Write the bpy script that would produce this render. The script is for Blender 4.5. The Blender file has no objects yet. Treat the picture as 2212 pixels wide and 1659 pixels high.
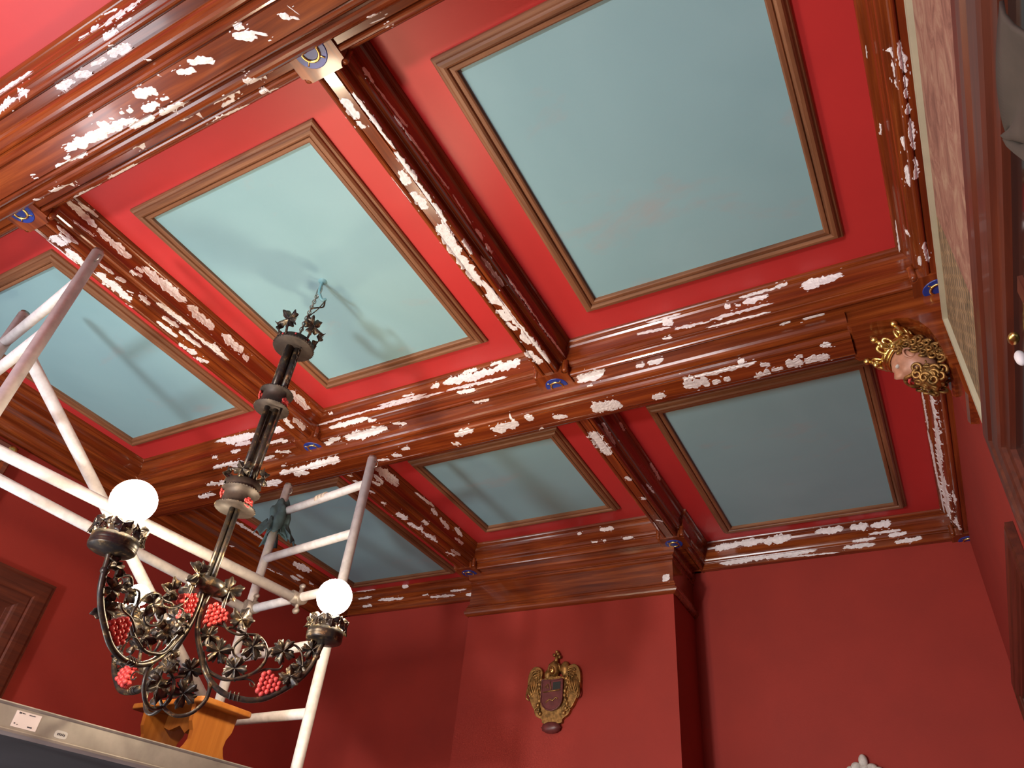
import bpy, bmesh, math, random
from mathutils import Vector, Matrix, noise as mnoise
random.seed(7)
PI = math.pi
# ------------------------------------------------------------------ camera
S = 2.4                       # metres per survey unit (camera to ceiling = 1 unit)
CAMZ = 1.5
FLOOR = -CAMZ / S
def V(x, y, z): return Vector((S*x, S*y, CAMZ + S*z))
scene = bpy.context.scene
C = scene.collection
cam = bpy.data.objects.new('camera', bpy.data.cameras.new('camera')); C.objects.link(cam)
Rm = ((0.8787, 0.4691, 0.0886), (-0.2312, 0.5806, -0.7806), (-0.4176, 0.6655, 0.6187))
r, d, f = [Vector(v).normalized() for v in Rm]
r = (r - f*r.dot(f)).normalized(); d = f.cross(r)
cam.matrix_world = Matrix(((r.x, -d.x, -f.x, 0), (r.y, -d.y, -f.y, 0), (r.z, -d.z, -f.z, CAMZ), (0, 0, 0, 1)))
cam.data.sensor_width = 36; cam.data.lens = 1578.95/2212*36
cam.data.clip_start = 0.02
scene.camera = cam
scene.view_settings.view_transform = 'Standard'
scene.view_settings.look = 'None'
scene.view_settings.exposure = 0.72
scene.view_settings.gamma = 1
# ------------------------------------------------------------------ world and lights
w = bpy.data.worlds.new('world'); scene.world = w; w.use_nodes = True
w.node_tree.nodes['Background'].inputs[0].default_value = (1.0, 0.86, 0.74, 1)
w.node_tree.nodes['Background'].inputs[1].default_value = 0.10
def area(name, loc, target, sx, sy, power, col):
    l = bpy.data.lights.new(name, 'AREA'); l.shape = 'RECTANGLE'; l.size = sx; l.size_y = sy; l.energy = power; l.color = col
    o = bpy.data.objects.new(name, l); C.objects.link(o); o.location = loc
    o.rotation_euler = (Vector(target) - Vector(loc)).to_track_quat('-Z', 'Y').to_euler(); return o
area('side_window', V(-1.845, .06, -.13), V(-1.0, .06, .16), 2.7, 1.7, 66, (.86, .94, 1.0))
area('floor_lamp_glow', V(-1.0, -1.25, -.38), V(-.8, .6, 1.0), .36, .36, 112, (.95, .97, 1.0))
area('front_fill', V(-.95, -1.68, .15), V(-1.05, .4, .65), 1.6, 1.8, 62, (.98, .98, 1.0))  # added fill light behind the camera, brightens the scaffold posts

# ------------------------------------------------------------------ helpers
class MB:
    def __init__(s): s.v = []; s.f = []; s.sm = []
    def add(s, vs, fs, smooth=False):
        b = len(s.v); s.v += [Vector(v) for v in vs]
        for f_ in fs: s.f.append(tuple(b+i for i in f_)); s.sm.append(smooth)
        return s
    def box(s, a, b):
        (x0, y0, z0), (x1, y1, z1) = a, b
        return s.add([(x0,y0,z0),(x1,y0,z0),(x1,y1,z0),(x0,y1,z0),(x0,y0,z1),(x1,y0,z1),(x1,y1,z1),(x0,y1,z1)],
              [(0,3,2,1),(4,5,6,7),(0,1,5,4),(1,2,6,5),(2,3,7,6),(3,0,4,7)])
    def obox(s, o, ex, ey, ez):     # box from a corner and three edge vectors
        o, ex, ey, ez = map(Vector, (o, ex, ey, ez))
        p = [o, o+ex, o+ex+ey, o+ey]; p += [q+ez for q in p]
        return s.add(p, [(0,3,2,1),(4,5,6,7),(0,1,5,4),(1,2,6,5),(2,3,7,6),(3,0,4,7)])
    def tube(s, pts, r, n=10, caps=True, closed=False):
        pts = [Vector(p) for p in pts]; m = len(pts)
        rs = r if isinstance(r, (list, tuple)) else [r]*m
        t0 = (pts[1]-pts[0]).normalized()
        a = t0.orthogonal().normalized(); rings = []
        for i in range(m):
            if closed: t = (pts[(i+1) % m]-pts[i-1]).normalized()
            else: t = (pts[min(i+1, m-1)]-pts[max(i-1, 0)]).normalized()
            a = (a - t*a.dot(t)).normalized(); b = t.cross(a)
            rings.append([pts[i] + (a*math.cos(2*PI*k/n)+b*math.sin(2*PI*k/n))*rs[i] for k in range(n)])
        vs = [v for rg in rings for v in rg]; fs = []
        for i in range(m if closed else m-1):
            j = (i+1) % m
            for k in range(n):
                l = (k+1) % n; fs.append((i*n+k, i*n+l, j*n+l, j*n+k))
        s.add(vs, fs, True)
        if caps and not closed:
            s.add(rings[0][::-1], [tuple(range(n))]); s.add(rings[-1], [tuple(range(n))])
        return s
    def lathe(s, prof, o, axis=(0,0,1), n=32, smooth=True):   # prof: (radius, height)
        o = Vector(o); ax = Vector(axis).normalized(); a = ax.orthogonal().normalized(); b = ax.cross(a)
        vs = []; m = len(prof)
        for r_, h in prof:
            for k in range(n): vs.append(o + ax*h + (a*math.cos(2*PI*k/n)+b*math.sin(2*PI*k/n))*max(r_, 1e-5))
        fs = [(i*n+k, i*n+(k+1) % n, (i+1)*n+(k+1) % n, (i+1)*n+k) for i in range(m-1) for k in range(n)]
        return s.add(vs, fs, smooth)
    def ball(s, c, rad, nu=12, nv=8, fn=None, basis=None):
        c = Vector(c); rad = rad if isinstance(rad, (tuple, list)) else (rad,)*3
        ex, ey, ez = basis or (Vector((1,0,0)), Vector((0,1,0)), Vector((0,0,1)))
        vs = []; fs = []
        for j in range(nv+1):
            th = PI*j/nv
            for i in range(nu):
                ph = 2*PI*i/nu; p = Vector((math.sin(th)*math.cos(ph), math.sin(th)*math.sin(ph), math.cos(th)))
                q = fn(p) if fn else p
                vs.append(c + ex*q.x*rad[0] + ey*q.y*rad[1] + ez*q.z*rad[2])
        for j in range(nv):
            for i in range(nu): fs.append((j*nu+i, (j+1)*nu+i, (j+1)*nu+(i+1) % nu, j*nu+(i+1) % nu))
        return s.add(vs, fs, True)
    def prism(s, poly, o, ex, ey, ez, smooth=False):  # poly in (ex,ey), extruded by ez
        o, ex, ey, ez = map(Vector, (o, ex, ey, ez)); n = len(poly)
        a = [o+ex*p[0]+ey*p[1] for p in poly]; b = [q+ez for q in a]
        s.add(a+b, [tuple(range(n))[::-1], tuple(range(n, 2*n))])
        return s.add(a+b, [(i, (i+1) % n, n+(i+1) % n, n+i) for i in range(n)], smooth)
    def build(s, name, mat, parent=None, **props):
        o0 = parent_origin(parent)
        me = bpy.data.meshes.new(name); me.from_pydata([v-o0 for v in s.v], [], s.f)
        me.polygons.foreach_set('use_smooth', s.sm)
        bm = bmesh.new(); bm.from_mesh(me); bmesh.ops.remove_doubles(bm, verts=bm.verts, dist=1e-5)
        bmesh.ops.recalc_face_normals(bm, faces=bm.faces); bm.to_mesh(me); bm.free()
        me.materials.append(mat)
        o = bpy.data.objects.new(name, me); C.objects.link(o)
        if parent: o.parent = parent
        tag(o, **props); return o
def parent_origin(p):
    o = Vector((0,0,0))
    while p is not None: o += p.location; p = p.parent
    return o
def tag(o, label=None, cat=None, group=None, kind=None):
    if cat and not kind: kind = 'thing'
    for k, v_ in (('label', label), ('category', cat), ('group', group), ('kind', kind)):
        if v_: o[k] = v_
    return o
def empty(name, loc, **props):
    o = bpy.data.objects.new(name, None); C.objects.link(o); o.location = loc; o.empty_display_size = .05
    return tag(o, **props)
def copy_tree(o, parent=None):
    c = o.copy(); C.objects.link(c); c.parent = parent
    for ch in o.children: copy_tree(ch, c)
    return c
def smooth_pts(p, k=6):
    p = [Vector(q) for q in p]; out = []
    for i in range(len(p)-1):
        a = p[max(i-1, 0)]; b = p[i]; c = p[i+1]; e = p[min(i+2, len(p)-1)]
        for j in range(k):
            t = j/k; out.append(0.5*((2*b)+(c-a)*t+(2*a-5*b+4*c-e)*t*t+(3*b-a-3*c+e)*t**3))
    return out+[p[-1]]

# ------------------------------------------------------------------ materials
def newmat(name):
    m = bpy.data.materials.new(name); m.use_nodes = True; nt = m.node_tree
    b = nt.nodes['Principled BSDF']; return m, nt, b
def ramp(nt, cols, fac):
    r_ = nt.nodes.new('ShaderNodeValToRGB'); e = r_.color_ramp.elements
    while len(e) < len(cols): e.new(.5)
    for i, (p, c) in enumerate(cols): e[i].position = p; e[i].color = (*c, 1)
    nt.links.new(fac, r_.inputs[0]); return r_.outputs[0]
def noise(nt, scale, detail=4, rough=.55, vec=None, dist=0):
    n = nt.nodes.new('ShaderNodeTexNoise'); n.inputs['Scale'].default_value = scale
    n.inputs['Detail'].default_value = detail; n.inputs['Roughness'].default_value = rough; n.inputs['Distortion'].default_value = dist
    if vec: nt.links.new(vec, n.inputs['Vector'])
    return n.outputs[0]
def mapping(nt, scale, kind='Object'):
    if kind == 'world':
        src = nt.nodes.new('ShaderNodeNewGeometry').outputs['Position']
    else: src = nt.nodes.new('ShaderNodeTexCoord').outputs['Object']
    m = nt.nodes.new('ShaderNodeMapping'); m.inputs['Scale'].default_value = scale
    nt.links.new(src, m.inputs['Vector']); return m.outputs[0]
def bump(nt, b, h, strength=.2, dist=.002, normal='Normal'):
    n = nt.nodes.new('ShaderNodeBump'); n.inputs['Strength'].default_value = strength; n.inputs['Distance'].default_value = dist
    nt.links.new(h, n.inputs['Height']); nt.links.new(n.outputs[0], b.inputs[normal]); return n
def wood(name, along, dark, mid, light, rough=.22, coat=.6, grain=1.0):
    m, nt, b = newmat(name)
    sc = [22*grain]*3; sc['xyz'.index(along)] = 1.1*grain
    v = mapping(nt, sc, 'world')
    n1 = noise(nt, 1.6, 6, .6, v, .6)
    col = ramp(nt, [(.28, dark), (.5, mid), (.72, light)], n1)
    big = noise(nt, 1.3, 2, .5, mapping(nt, (1, 1, 1), 'world'))
    mix = nt.nodes.new('ShaderNodeMixRGB'); mix.blend_type = 'MULTIPLY'; mix.inputs[0].default_value = .45
    nt.links.new(col, mix.inputs[1])
    nt.links.new(ramp(nt, [(.3, (.55, .5, .45)), (.65, (1.15, 1.1, 1.05))], big), mix.inputs[2])
    nt.links.new(mix.outputs[0], b.inputs['Base Color'])
    b.inputs['Roughness'].default_value = rough; b.inputs['Coat Weight'].default_value = coat; b.inputs['Coat Roughness'].default_value = .08
    bump(nt, b, noise(nt, 3, 5, .6, v), .10, .001)
    return m
def plain(name, col, rough=.6, metal=0, var=.12, vscale=6, bumpn=None, coat=0):
    m, nt, b = newmat(name)
    n = noise(nt, vscale, 4, .6, mapping(nt, (1, 1, 1), 'world'))
    lo = tuple(c*(1-var) for c in col); hi = tuple(min(1, c*(1+var)) for c in col)
    nt.links.new(ramp(nt, [(.3, lo), (.7, hi)], n), b.inputs['Base Color'])
    b.inputs['Roughness'].default_value = rough; b.inputs['Metallic'].default_value = metal; b.inputs['Coat Weight'].default_value = coat
    if bumpn: bump(nt, b, noise(nt, bumpn[0], 4, .6, mapping(nt, (1, 1, 1), 'world')), bumpn[1], bumpn[2])
    return m
MAHO = dict(dark=(.105, .018, .005), mid=(.195, .038, .008), light=(.34, .082, .016))
M = {}
M['wood_x'] = wood('varnished_mahogany_x', 'x', **MAHO)
M['wood_y'] = wood('varnished_mahogany_y', 'y', **MAHO)
M['wood_z'] = wood('varnished_mahogany_z', 'z', **MAHO)
FR = dict(dark=(.13, .05, .022), mid=(.24, .10, .045), light=(.34, .16, .08))
M['frame_x'] = wood('satin_brown_frame_x', 'x', rough=.5, coat=.0, **FR)
M['frame_y'] = wood('satin_brown_frame_y', 'y', rough=.5, coat=.0, **FR)
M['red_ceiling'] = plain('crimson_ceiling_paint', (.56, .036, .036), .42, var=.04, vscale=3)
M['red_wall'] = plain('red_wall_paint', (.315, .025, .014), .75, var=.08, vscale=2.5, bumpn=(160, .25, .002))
M['plaster'] = plain('white_gesso', (.86, .82, .82), .42, var=.12, vscale=45, bumpn=(70, .9, .004))
def blue_mat():
    m, nt, b = newmat('turquoise_canvas')
    v = mapping(nt, (1, 1, 1), 'world')
    base = ramp(nt, [(.3, (.25, .45, .50)), (.7, (.29, .50, .55))], noise(nt, 1.4, 3, .5, v, .8))
    cl = ramp(nt, [(.60, (0, 0, 0)), (.78, (1, 1, 1))], noise(nt, 1.9, 5, .6, mapping(nt, (1.1, 2.2, 1), 'world'), .3))
    mix = nt.nodes.new('ShaderNodeMixRGB'); mix.inputs[2].default_value = (.42, .38, .38, 1)
    sc = nt.nodes.new('ShaderNodeMath'); sc.operation = 'MULTIPLY'; sc.inputs[1].default_value = .55
    nt.links.new(cl, sc.inputs[0]); nt.links.new(sc.outputs[0], mix.inputs[0]); nt.links.new(base, mix.inputs[1])
    nt.links.new(mix.outputs[0], b.inputs['Base Color']); b.inputs['Roughness'].default_value = .6
    return m
M['blue'] = blue_mat()
M['medal_blue'] = plain('ultramarine_enamel', (.015, .045, .30), .35, var=.1)
M['gold'] = plain('gilding', (.95, .60, .20), .28, 1, var=.35, vscale=60, bumpn=(120, .5, .002))
M['old_gold'] = plain('worn_dark_gilding', (.34, .19, .06), .45, .75, var=.7, vscale=40, bumpn=(150, .6, .002))
def iron():
    m, nt, b = newmat('dark_bronze_iron')
    n = noise(nt, 40, 4, .6, mapping(nt, (1, 1, 1), 'world'))
    nt.links.new(ramp(nt, [(.40, (.045, .043, .046)), (.58, (.10, .080, .055)), (.68, (.42, .30, .15))], n), b.inputs['Base Color'])
    b.inputs['Metallic'].default_value = .65; b.inputs['Roughness'].default_value = .38
    bump(nt, b, n, .3, .001); return m
M['iron'] = iron()
M['iron_disc'] = plain('brown_iron_plate', (.048, .036, .030), .55, .35, var=.4, vscale=40)
M['tube'] = plain('painted_scaffold_tube', (.66, .65, .65), .42, 0, var=.16, vscale=25, bumpn=(60, .3, .001))
M['tape'] = plain('cream_masking_tape', (.72, .62, .50), .7)
M['clamp'] = plain('worn_steel_coupler', (.36, .32, .28), .5, .6, var=.3, vscale=40)
M['alu'] = plain('dull_aluminium', (.42, .40, .37), .42, .55, var=.2, vscale=8)
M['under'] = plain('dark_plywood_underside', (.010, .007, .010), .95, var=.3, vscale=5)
M['paper'] = plain('white_sticker', (.72, .68, .70), .6, var=.05)
M['paper2'] = plain('grey_sticker', (.46, .47, .47), .6, var=.05)
M['ink'] = plain('dark_ink', (.05, .05, .07), .6)
M['pine'] = wood('honey_pine', 'z', (.32, .10, .016), (.43, .155, .025), (.52, .21, .045), .4, .2, .6)
M['cloth'] = plain('dark_teal_rag', (.045, .085, .095), .8, var=.4, vscale=14)
M['grape'] = plain('coral_red_enamel', (.56, .065, .065), .35, var=.15, vscale=30)
M['skin'] = plain('painted_flesh', (.46, .22, .14), .4, var=.2, vscale=25)
M['maroon'] = plain('maroon_enamel', (.13, .030, .028), .4, var=.3, vscale=30)
M['cream'] = plain('cream_fillet', (.44, .40, .28), .55, var=.08)
M['white_orn'] = plain('chipped_white_plaster', (.62, .58, .52), .6, var=.3, vscale=40)
M['glass_dark'] = plain('dark_glass', (.012, .010, .010), .08, var=.1)
M['grey_cloth'] = plain('grey_brown_drapery', (.065, .052, .04), .8, var=.2, vscale=10)
M['door_wood'] = wood('dark_door_wood', 'z', (.05, .012, .006), (.10, .024, .012), (.16, .04, .02), .35, .3)
M['turq_metal'] = plain('turquoise_painted_hook', (.20, .42, .46), .45)
M['steel'] = plain('chain_steel', (.42, .40, .36), .35, .9, var=.3, vscale=60)
M['case'] = wood('dark_red_casing_wood', 'y', (.05, .012, .006), (.095, .020, .009), (.14, .032, .013), .42, .12)
M['block'] = wood('block_mahogany', 'y', rough=.34, coat=.15, **MAHO)
M['floor'] = wood('oak_floor', 'y', (.12, .06, .03), (.22, .12, .06), (.30, .17, .09), .4, .2)
def tapestry():
    m, nt, b = newmat('faded_tapestry')
    n1 = noise(nt, 7, 6, .65, mapping(nt, (1, 1, 2.2), 'world'), 1.2)
    red = ramp(nt, [(.35, (.20, .085, .06)), (.5, (.32, .15, .105)), (.68, (.42, .27, .18))], n1)
    gr = ramp(nt, [(.35, (.13, .095, .055)), (.5, (.22, .155, .09)), (.66, (.30, .22, .14))], n1)
    g = nt.nodes.new('ShaderNodeNewGeometry'); sep = nt.nodes.new('ShaderNodeSeparateXYZ'); nt.links.new(g.outputs['Position'], sep.inputs[0])
    st = nt.nodes.new('ShaderNodeMath'); st.operation = 'GREATER_THAN'; st.inputs[1].default_value = S*.80
    nt.links.new(sep.outputs['Y'], st.inputs[0])
    mix = nt.nodes.new('ShaderNodeMixRGB'); nt.links.new(st.outputs[0], mix.inputs[0]); nt.links.new(red, mix.inputs[1]); nt.links.new(gr, mix.inputs[2])
    br = nt.nodes.new('ShaderNodeTexBrick'); br.inputs['Scale'].default_value = 9; br.inputs['Mortar Size'].default_value = .04
    br.inputs['Color1'].default_value = (1, 1, 1, 1); br.inputs['Color2'].default_value = (.75, .75, .75, 1); br.inputs['Mortar'].default_value = (1.5, 1.4, 1.2, 1)
    sw = nt.nodes.new('ShaderNodeCombineXYZ'); nt.links.new(sep.outputs['Y'], sw.inputs[0]); nt.links.new(sep.outputs['Z'], sw.inputs[1]); nt.links.new(sw.outputs[0], br.inputs['Vector'])
    mu = nt.nodes.new('ShaderNodeMixRGB'); mu.blend_type = 'MULTIPLY'; nt.links.new(st.outputs[0], mu.inputs[0]); nt.links.new(mix.outputs[0], mu.inputs[1]); nt.links.new(br.outputs[0], mu.inputs[2])
    nt.links.new(mu.outputs[0], b.inputs['Base Color']); b.inputs['Roughness'].default_value = .85; return m
M['tapestry'] = tapestry()
def emis(name, col, strength):
    m, nt, b = newmat(name); b.inputs['Base Color'].default_value = (1, .95, .85, 1)
    b.inputs['Emission Color'].default_value = (*col, 1); b.inputs['Emission Strength'].default_value = strength; return m
M['globe'] = emis('lit_opal_glass', (1.0, .80, .55), 110)

# ------------------------------------------------------------------ plan of the room (survey units)
XL, XR, YB, YF = -1.874, .152, 1.978, -1.75
CH = (-1.185, -.556, 1.795)                      # chimney breast: x0, x1, face y
BX = (-1.1895, -.5415)                           # narrow beams (run along y)
BY = (.2085, 1.0920)                             # big beams (run along x)
HB, HS = .1025, .0455                            # half widths at the ceiling
def wb(mb, a, b): return mb.box(V(*a), V(*b))
def struct(name, mb, mat): return mb.build(name, mat, kind='structure')
mb = MB(); wb(mb, (XL-.05, YF-.05, 1.0), (XR+.05, YB+.05, 1.06)); struct('ceiling', mb, M['red_ceiling'])
mb = MB(); wb(mb, (XL-.05, YF-.05, FLOOR-.03), (XR+.05, YB+.05, FLOOR)); struct('floor', mb, M['floor'])
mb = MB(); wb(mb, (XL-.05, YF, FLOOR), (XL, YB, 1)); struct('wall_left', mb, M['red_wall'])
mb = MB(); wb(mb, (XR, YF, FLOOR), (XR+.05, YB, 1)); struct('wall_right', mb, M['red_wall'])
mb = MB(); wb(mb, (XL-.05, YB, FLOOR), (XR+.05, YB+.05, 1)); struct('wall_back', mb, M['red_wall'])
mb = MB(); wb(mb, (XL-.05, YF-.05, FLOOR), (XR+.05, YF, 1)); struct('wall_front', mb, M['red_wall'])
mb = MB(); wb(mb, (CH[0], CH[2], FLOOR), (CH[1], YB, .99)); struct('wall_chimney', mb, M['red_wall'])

# ------------------------------------------------------------------ moulding profiles: (outset from the centre line, z)
SM = [(0, .929), (.0092, .929), (.0098, .9315), (.0106, .9318), (.0112, .9292), (.0130, .9276), (.0155, .9270), (.0180, .9278), (.0196, .9300), (.0198, .9340),
      (.0198, .9448), (.0240, .9452), (.0246, .9470), (.0262, .9476), (.0284, .9495), (.0298, .9530), (.0303, .9570), (.0318, .9576), (.0318, .9600),
      (.0308, .9606), (.0308, .9680), (.0312, .9750), (.0324, .9810), (.0345, .9860), (.0372, .9893), (.0395, .9905), (.0395, .9925), (.0412, .9928),
      (.0430, .9940), (.0446, .9962), (.0455, .9985), (.0455, 1.003)]
BG = [(0, .895), (.0183, .895), (.0187, .8985), (.0194, .8990), (.0200, .8978), (.0215, .8966), (.0240, .8962), (.0268, .8974), (.0292, .9000), (.0310, .9040), (.0316, .9080),
      (.0322, .9094), (.0330, .9080), (.0355, .9060), (.0395, .9052), (.0435, .9058), (.0475, .9078), (.0505, .9108), (.0530, .9150), (.0540, .9180), (.0540, .9290)] \
     + [(o+.057, z) for o, z in SM[1:]]
CHP = [(-.002, .7945), (.0035, .7950), (.0075, .7975), (.0105, .8010), (.0120, .8050), (.0120, .8100), (.0070, .8115), (.0070, .8150), (.0085, .8165), (.0090, .8195), (.0070, .8225), (.0055, .8240), (.0050, .8290), (.0015, .8300),
       (.0015, .8900), (.0050, .8930), (.0050, .8985), (.0030, .9010), (.0030, .9040), (.0060, .9052), (.0092, .9085), (.0110, .9150), (.0110, .9290)] + [(o+.057-.037, z) for o, z in SM[1:]]
def extrude(mb, prof, c, axis, a, b, sides=(-1, 1)):
    pts = []
    if -1 in sides: pts += [(-o, z) for o, z in prof[::-1]]
    else: pts += [(0, 1.003)]
    if 1 in sides: pts += [(o, z) for o, z in prof[(1 if -1 in sides else 0):]]
    else: pts += [(0, prof[0][1])] if False else [(0, 1.003)]
    P = (lambda t, o, z: V(t, c+o, z)) if axis == 'x' else (lambda t, o, z: V(c+o, t, z))
    n = len(pts); vs = [P(a, o, z) for o, z in pts]+[P(b, o, z) for o, z in pts]
    mb.add(vs, [tuple(range(n))[::-1], tuple(range(n, 2*n))]+[(i, (i+1) % n, n+(i+1) % n, n+i) for i in range(n)])
    return mb
# wall cornices
T = {}
T['trim_1'] = struct('trim_1', extrude(MB(), SM, XR, 'y', YF, YB, (-1,)), M['wood_y'])
T['trim_2'] = struct('trim_2', extrude(extrude(MB(), SM, YB, 'x', XL, CH[0]+.01, (-1,)), SM, YB, 'x', CH[1]-.01, XR, (-1,)), M['wood_x'])
T['trim_3'] = struct('trim_3', extrude(MB(), BG, XL-.018, 'y', YF, YB, (1,)), M['wood_y'])
T['trim_4'] = struct('trim_4', extrude(MB(), SM, YF, 'x', XL, XR, (1,)), M['wood_x'])
def sweep_round(mb, prof, x0, x1, yf, yb):       # profile wrapped round the chimney breast, mitred
    rows = []
    for d_, z in prof: rows.append([V(x0-d_, yb, z), V(x0-d_, yf-d_, z), V(x1+d_, yf-d_, z), V(x1+d_, yb, z)])
    vs = [p for r_ in rows for p in r_]; fs = []
    for i in range(len(rows)-1):
        for k in range(3): fs.append((i*4+k, i*4+k+1, (i+1)*4+k+1, (i+1)*4+k))
    return mb.add(vs, fs)
T['trim_5'] = struct('trim_5', sweep_round(MB(), CHP, CH[0], CH[1], CH[2], YB), M['wood_x'])
# beams
B = {}
def thing_mesh(name, mb, mat, label, cat, group=None): return mb.build(name, mat, label=label, cat=cat, group=group)
B['big_near'] = thing_mesh('ceiling_beam', extrude(MB(), BG, BY[0], 'x', XL, XR), M['wood_x'], 'broad varnished mahogany beam crossing the top left, with large chipped white patches', 'beam', 'broad cross beams')
UP = [(0, .930), (.053, .930)] + BG[20:]
B['big_far'] = thing_mesh('ceiling_beam', extrude(extrude(MB(), UP, BY[1], 'x', XL, XR), BG[:21]+[(.054, .94)], BY[1], 'x', XL, .006), M['wood_x'], 'broad varnished mahogany beam ending at the gilded bearded head', 'beam', 'broad cross beams')
nm = {(0, 1): 'narrow mahogany beam left of the panel the chandelier hangs from', (1, 1): 'narrow glossy mahogany beam between the chandelier panel and the largest turquoise panel',
      (0, 2): 'narrow mahogany beam behind the right post of the scaffold, running to the chimney breast', (1, 2): 'narrow dark mahogany beam running down to the right corner of the chimney breast',
      (0, 0): 'narrow mahogany beam before the broad top left beam, left one', (1, 0): 'narrow mahogany beam before the broad top left beam, right one'}
spans = {0: (YF, BY[0]), 1: (BY[0]+.052, BY[1]-.052), 2: (BY[1]+.052, CH[2]-.012)}
for i in (0, 1):
    for k in (0, 1, 2):
        if k == 0: continue
        B[(i, k)] = thing_mesh('narrow_ceiling_beam', extrude(MB(), SM, BX[i], 'y', *spans[k]), M['wood_y'], nm[(i, k)], 'beam', 'narrow beams between the broad beams')
# crossing blocks with blue medallions
def block(parent, cx, cy, side, half=(-1, 1)):
    h, n_ = .0365, .0100; pl = []
    for qx, qy in ((1, 1), (-1, 1), (-1, -1), (1, -1)):
        a = [(h, h-n_)]+[(h-n_*math.sin(t), h-n_*math.cos(t)) for t in (0, .4, .8, 1.2)]+[(h-n_, h)]
        if qx*qy < 0: a = a[::-1]
        pl += [(qx*u_, qy*v_) for u_, v_ in a]
    mb = MB().prism([(S*u_, S*v_) for u_, v_ in pl], V(cx, cy, .9255), (1,0,0), (0,1,0), (0,0,S*.02))
    b_ = mb.build('crossing_block', M['block'], parent)
    for qx in (-1, 1):
        for qy in (-1, 1):
            b_2 = MB().lathe([(.0, -.0275*S), (.0040*S, -.0270*S), (.0062*S, -.0235*S), (.0062*S, -.010*S), (.0062*S, 0)], V(cx+qx*(h-.0045), cy+qy*(h-.0045), .955), (0,0,1), 14)
            b_2.build('corner_boss', M['wood_y'], b_)
    m_ = MB().lathe([(0, -.0012*S), (.0225*S, -.0012*S), (.0235*S, 0)], V(cx, cy, .9255), (0,0,1), 28, False).build('medallion', M['medal_blue'], b_, label='blue medallion')
    rg = MB(); rg.tube([V(cx+.0125*math.cos(t*PI/12), cy+.0125*math.sin(t*PI/12), .9240) for t in range(24)], .0022*S, 6, closed=True)
    for t in range(4):
        a = t*PI/2+PI/4; p = Vector((math.cos(a), math.sin(a)))
        rg.tube([V(cx+p.x*.0135, cy+p.y*.0135, .924), V(cx+p.x*.0205, cy+p.y*.0205, .924)], .0013*S, 6)
    rg.build('gilt_ring', M['gold'], b_)
for i in (0, 1):
    block(B['big_near'], BX[i], BY[0]+.057, 1); block(B['big_far'], BX[i], BY[1]-.057, -1)
    block(T['trim_5'], BX[i]-.0, CH[2]-.020, -1)
block(T['trim_1'], XR-.002, BY[1]-.057, -1)
block(T['trim_2'], XR-.002, YB-.002, -1)

# ------------------------------------------------------------------ coffer panels
cols = ((-1.7227, -1.3396), (-1.0528, -.68), (-.4029, .0064))
rows_ = {0: (-.485, .015), 1: (.3994, .9001), 2: (1.285, 1.8577)}
def panel(x0, x1, y0, y1, label):
    root = empty('painted_coffer', V((x0+x1)/2, (y0+y1)/2, .9975), label=label, cat='ceiling panel', group='turquoise panels in brown frames')
    mb = MB(); wb(mb, (x0-.004, y0-.004, .9965), (x1+.004, y1+.004, 1.0)); mb.build('canvas', M['blue'], root)
    prof = [(0, .998), (0, .9905), (.0022, .9890), (.0075, .9890), (.0092, .9915), (.0105, .9875), (.0135, .9858), (.0185, .9860), (.0215, .9890), (.0225, .9925), (.0262, .9935), (.0282, .9960), (.0285, 1.0)]
    for name, ax in (('x', 0), ('y', 1)):
        for s_ in (-1, 1):
            mb = MB(); vs = []
            for o, z in prof:
                if ax == 0:
                    y = (y1+o) if s_ > 0 else (y0-o); vs += [V(x0-o, y, z), V(x1+o, y, z)]
                else:
                    x = (x1+o) if s_ > 0 else (x0-o); vs += [V(x, y0-o, z), V(x, y1+o, z)]
            mb.add(vs, [(2*i, 2*i+1, 2*i+3, 2*i+2) for i in range(len(prof)-1)])
            mb.build('frame_rail', M['frame_'+name], root)
    return root
pl = {(0, 1): 'turquoise ceiling panel above the left end of the scaffold', (1, 1): 'turquoise ceiling panel the chandelier chain hangs from', (2, 1): 'largest turquoise ceiling panel, top right, with faint pinkish smudges',
      (0, 2): 'dark turquoise ceiling panel behind the far scaffold ladder', (1, 2): 'turquoise ceiling panel in front of the chimney breast', (2, 2): 'dark turquoise ceiling panel in the right back corner, beside the bearded head',
      (0, 0): 'turquoise ceiling panel cut by the top left corner of the picture'}
for (i, k), lb in pl.items():
    y0, y1 = rows_[k]
    if (i, k) == (1, 2): y1 = 1.6365
    panel(cols[i][0], cols[i][1], y0, y1, lb)

# ------------------------------------------------------------------ right wall: tapestry and cased windows
def frame_loop(mb, prof, pts, wall, axis_n):      # mitred frame: pts = (y,z) outer rectangle, prof = (inset, projection)
    (y0, z0), (y1, z1) = pts; rows = []
    for i_, p_ in prof:
        p_ = max(p_, .0005)
        rows.append([V(wall+axis_n*p_, y, z) for y, z in ((y0+i_, z0+i_), (y1-i_, z0+i_), (y1-i_, z1-i_), (y0+i_, z1-i_))])
    vs = [p for r_ in rows for p in r_]; fs = []
    for i in range(len(rows)-1):
        for k in range(4): fs.append((i*4+k, i*4+(k+1) % 4, (i+1)*4+(k+1) % 4, (i+1)*4+k))
    return mb.add(vs, fs)
tp = empty('tapestry', V(XR, .5, .78), label='faded red and brown tapestry strip with cream border, high on the right wall', cat='tapestry')
mb = MB(); wb(mb, (.1455, -.30, .645), (.1515, 1.025, .853)); mb.build('woven_panel', M['tapestry'], tp)
frame_loop(MB(), [(0, 0), (0, .0105), (.0030, .0125), (.0045, .0105), (.0055, .0125), (.0125, .0125), (.0145, .0065)], ((-.305, .6335), (1.035, .862)), XR, -1).build('border_fillet', M['cream'], tp)
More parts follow.
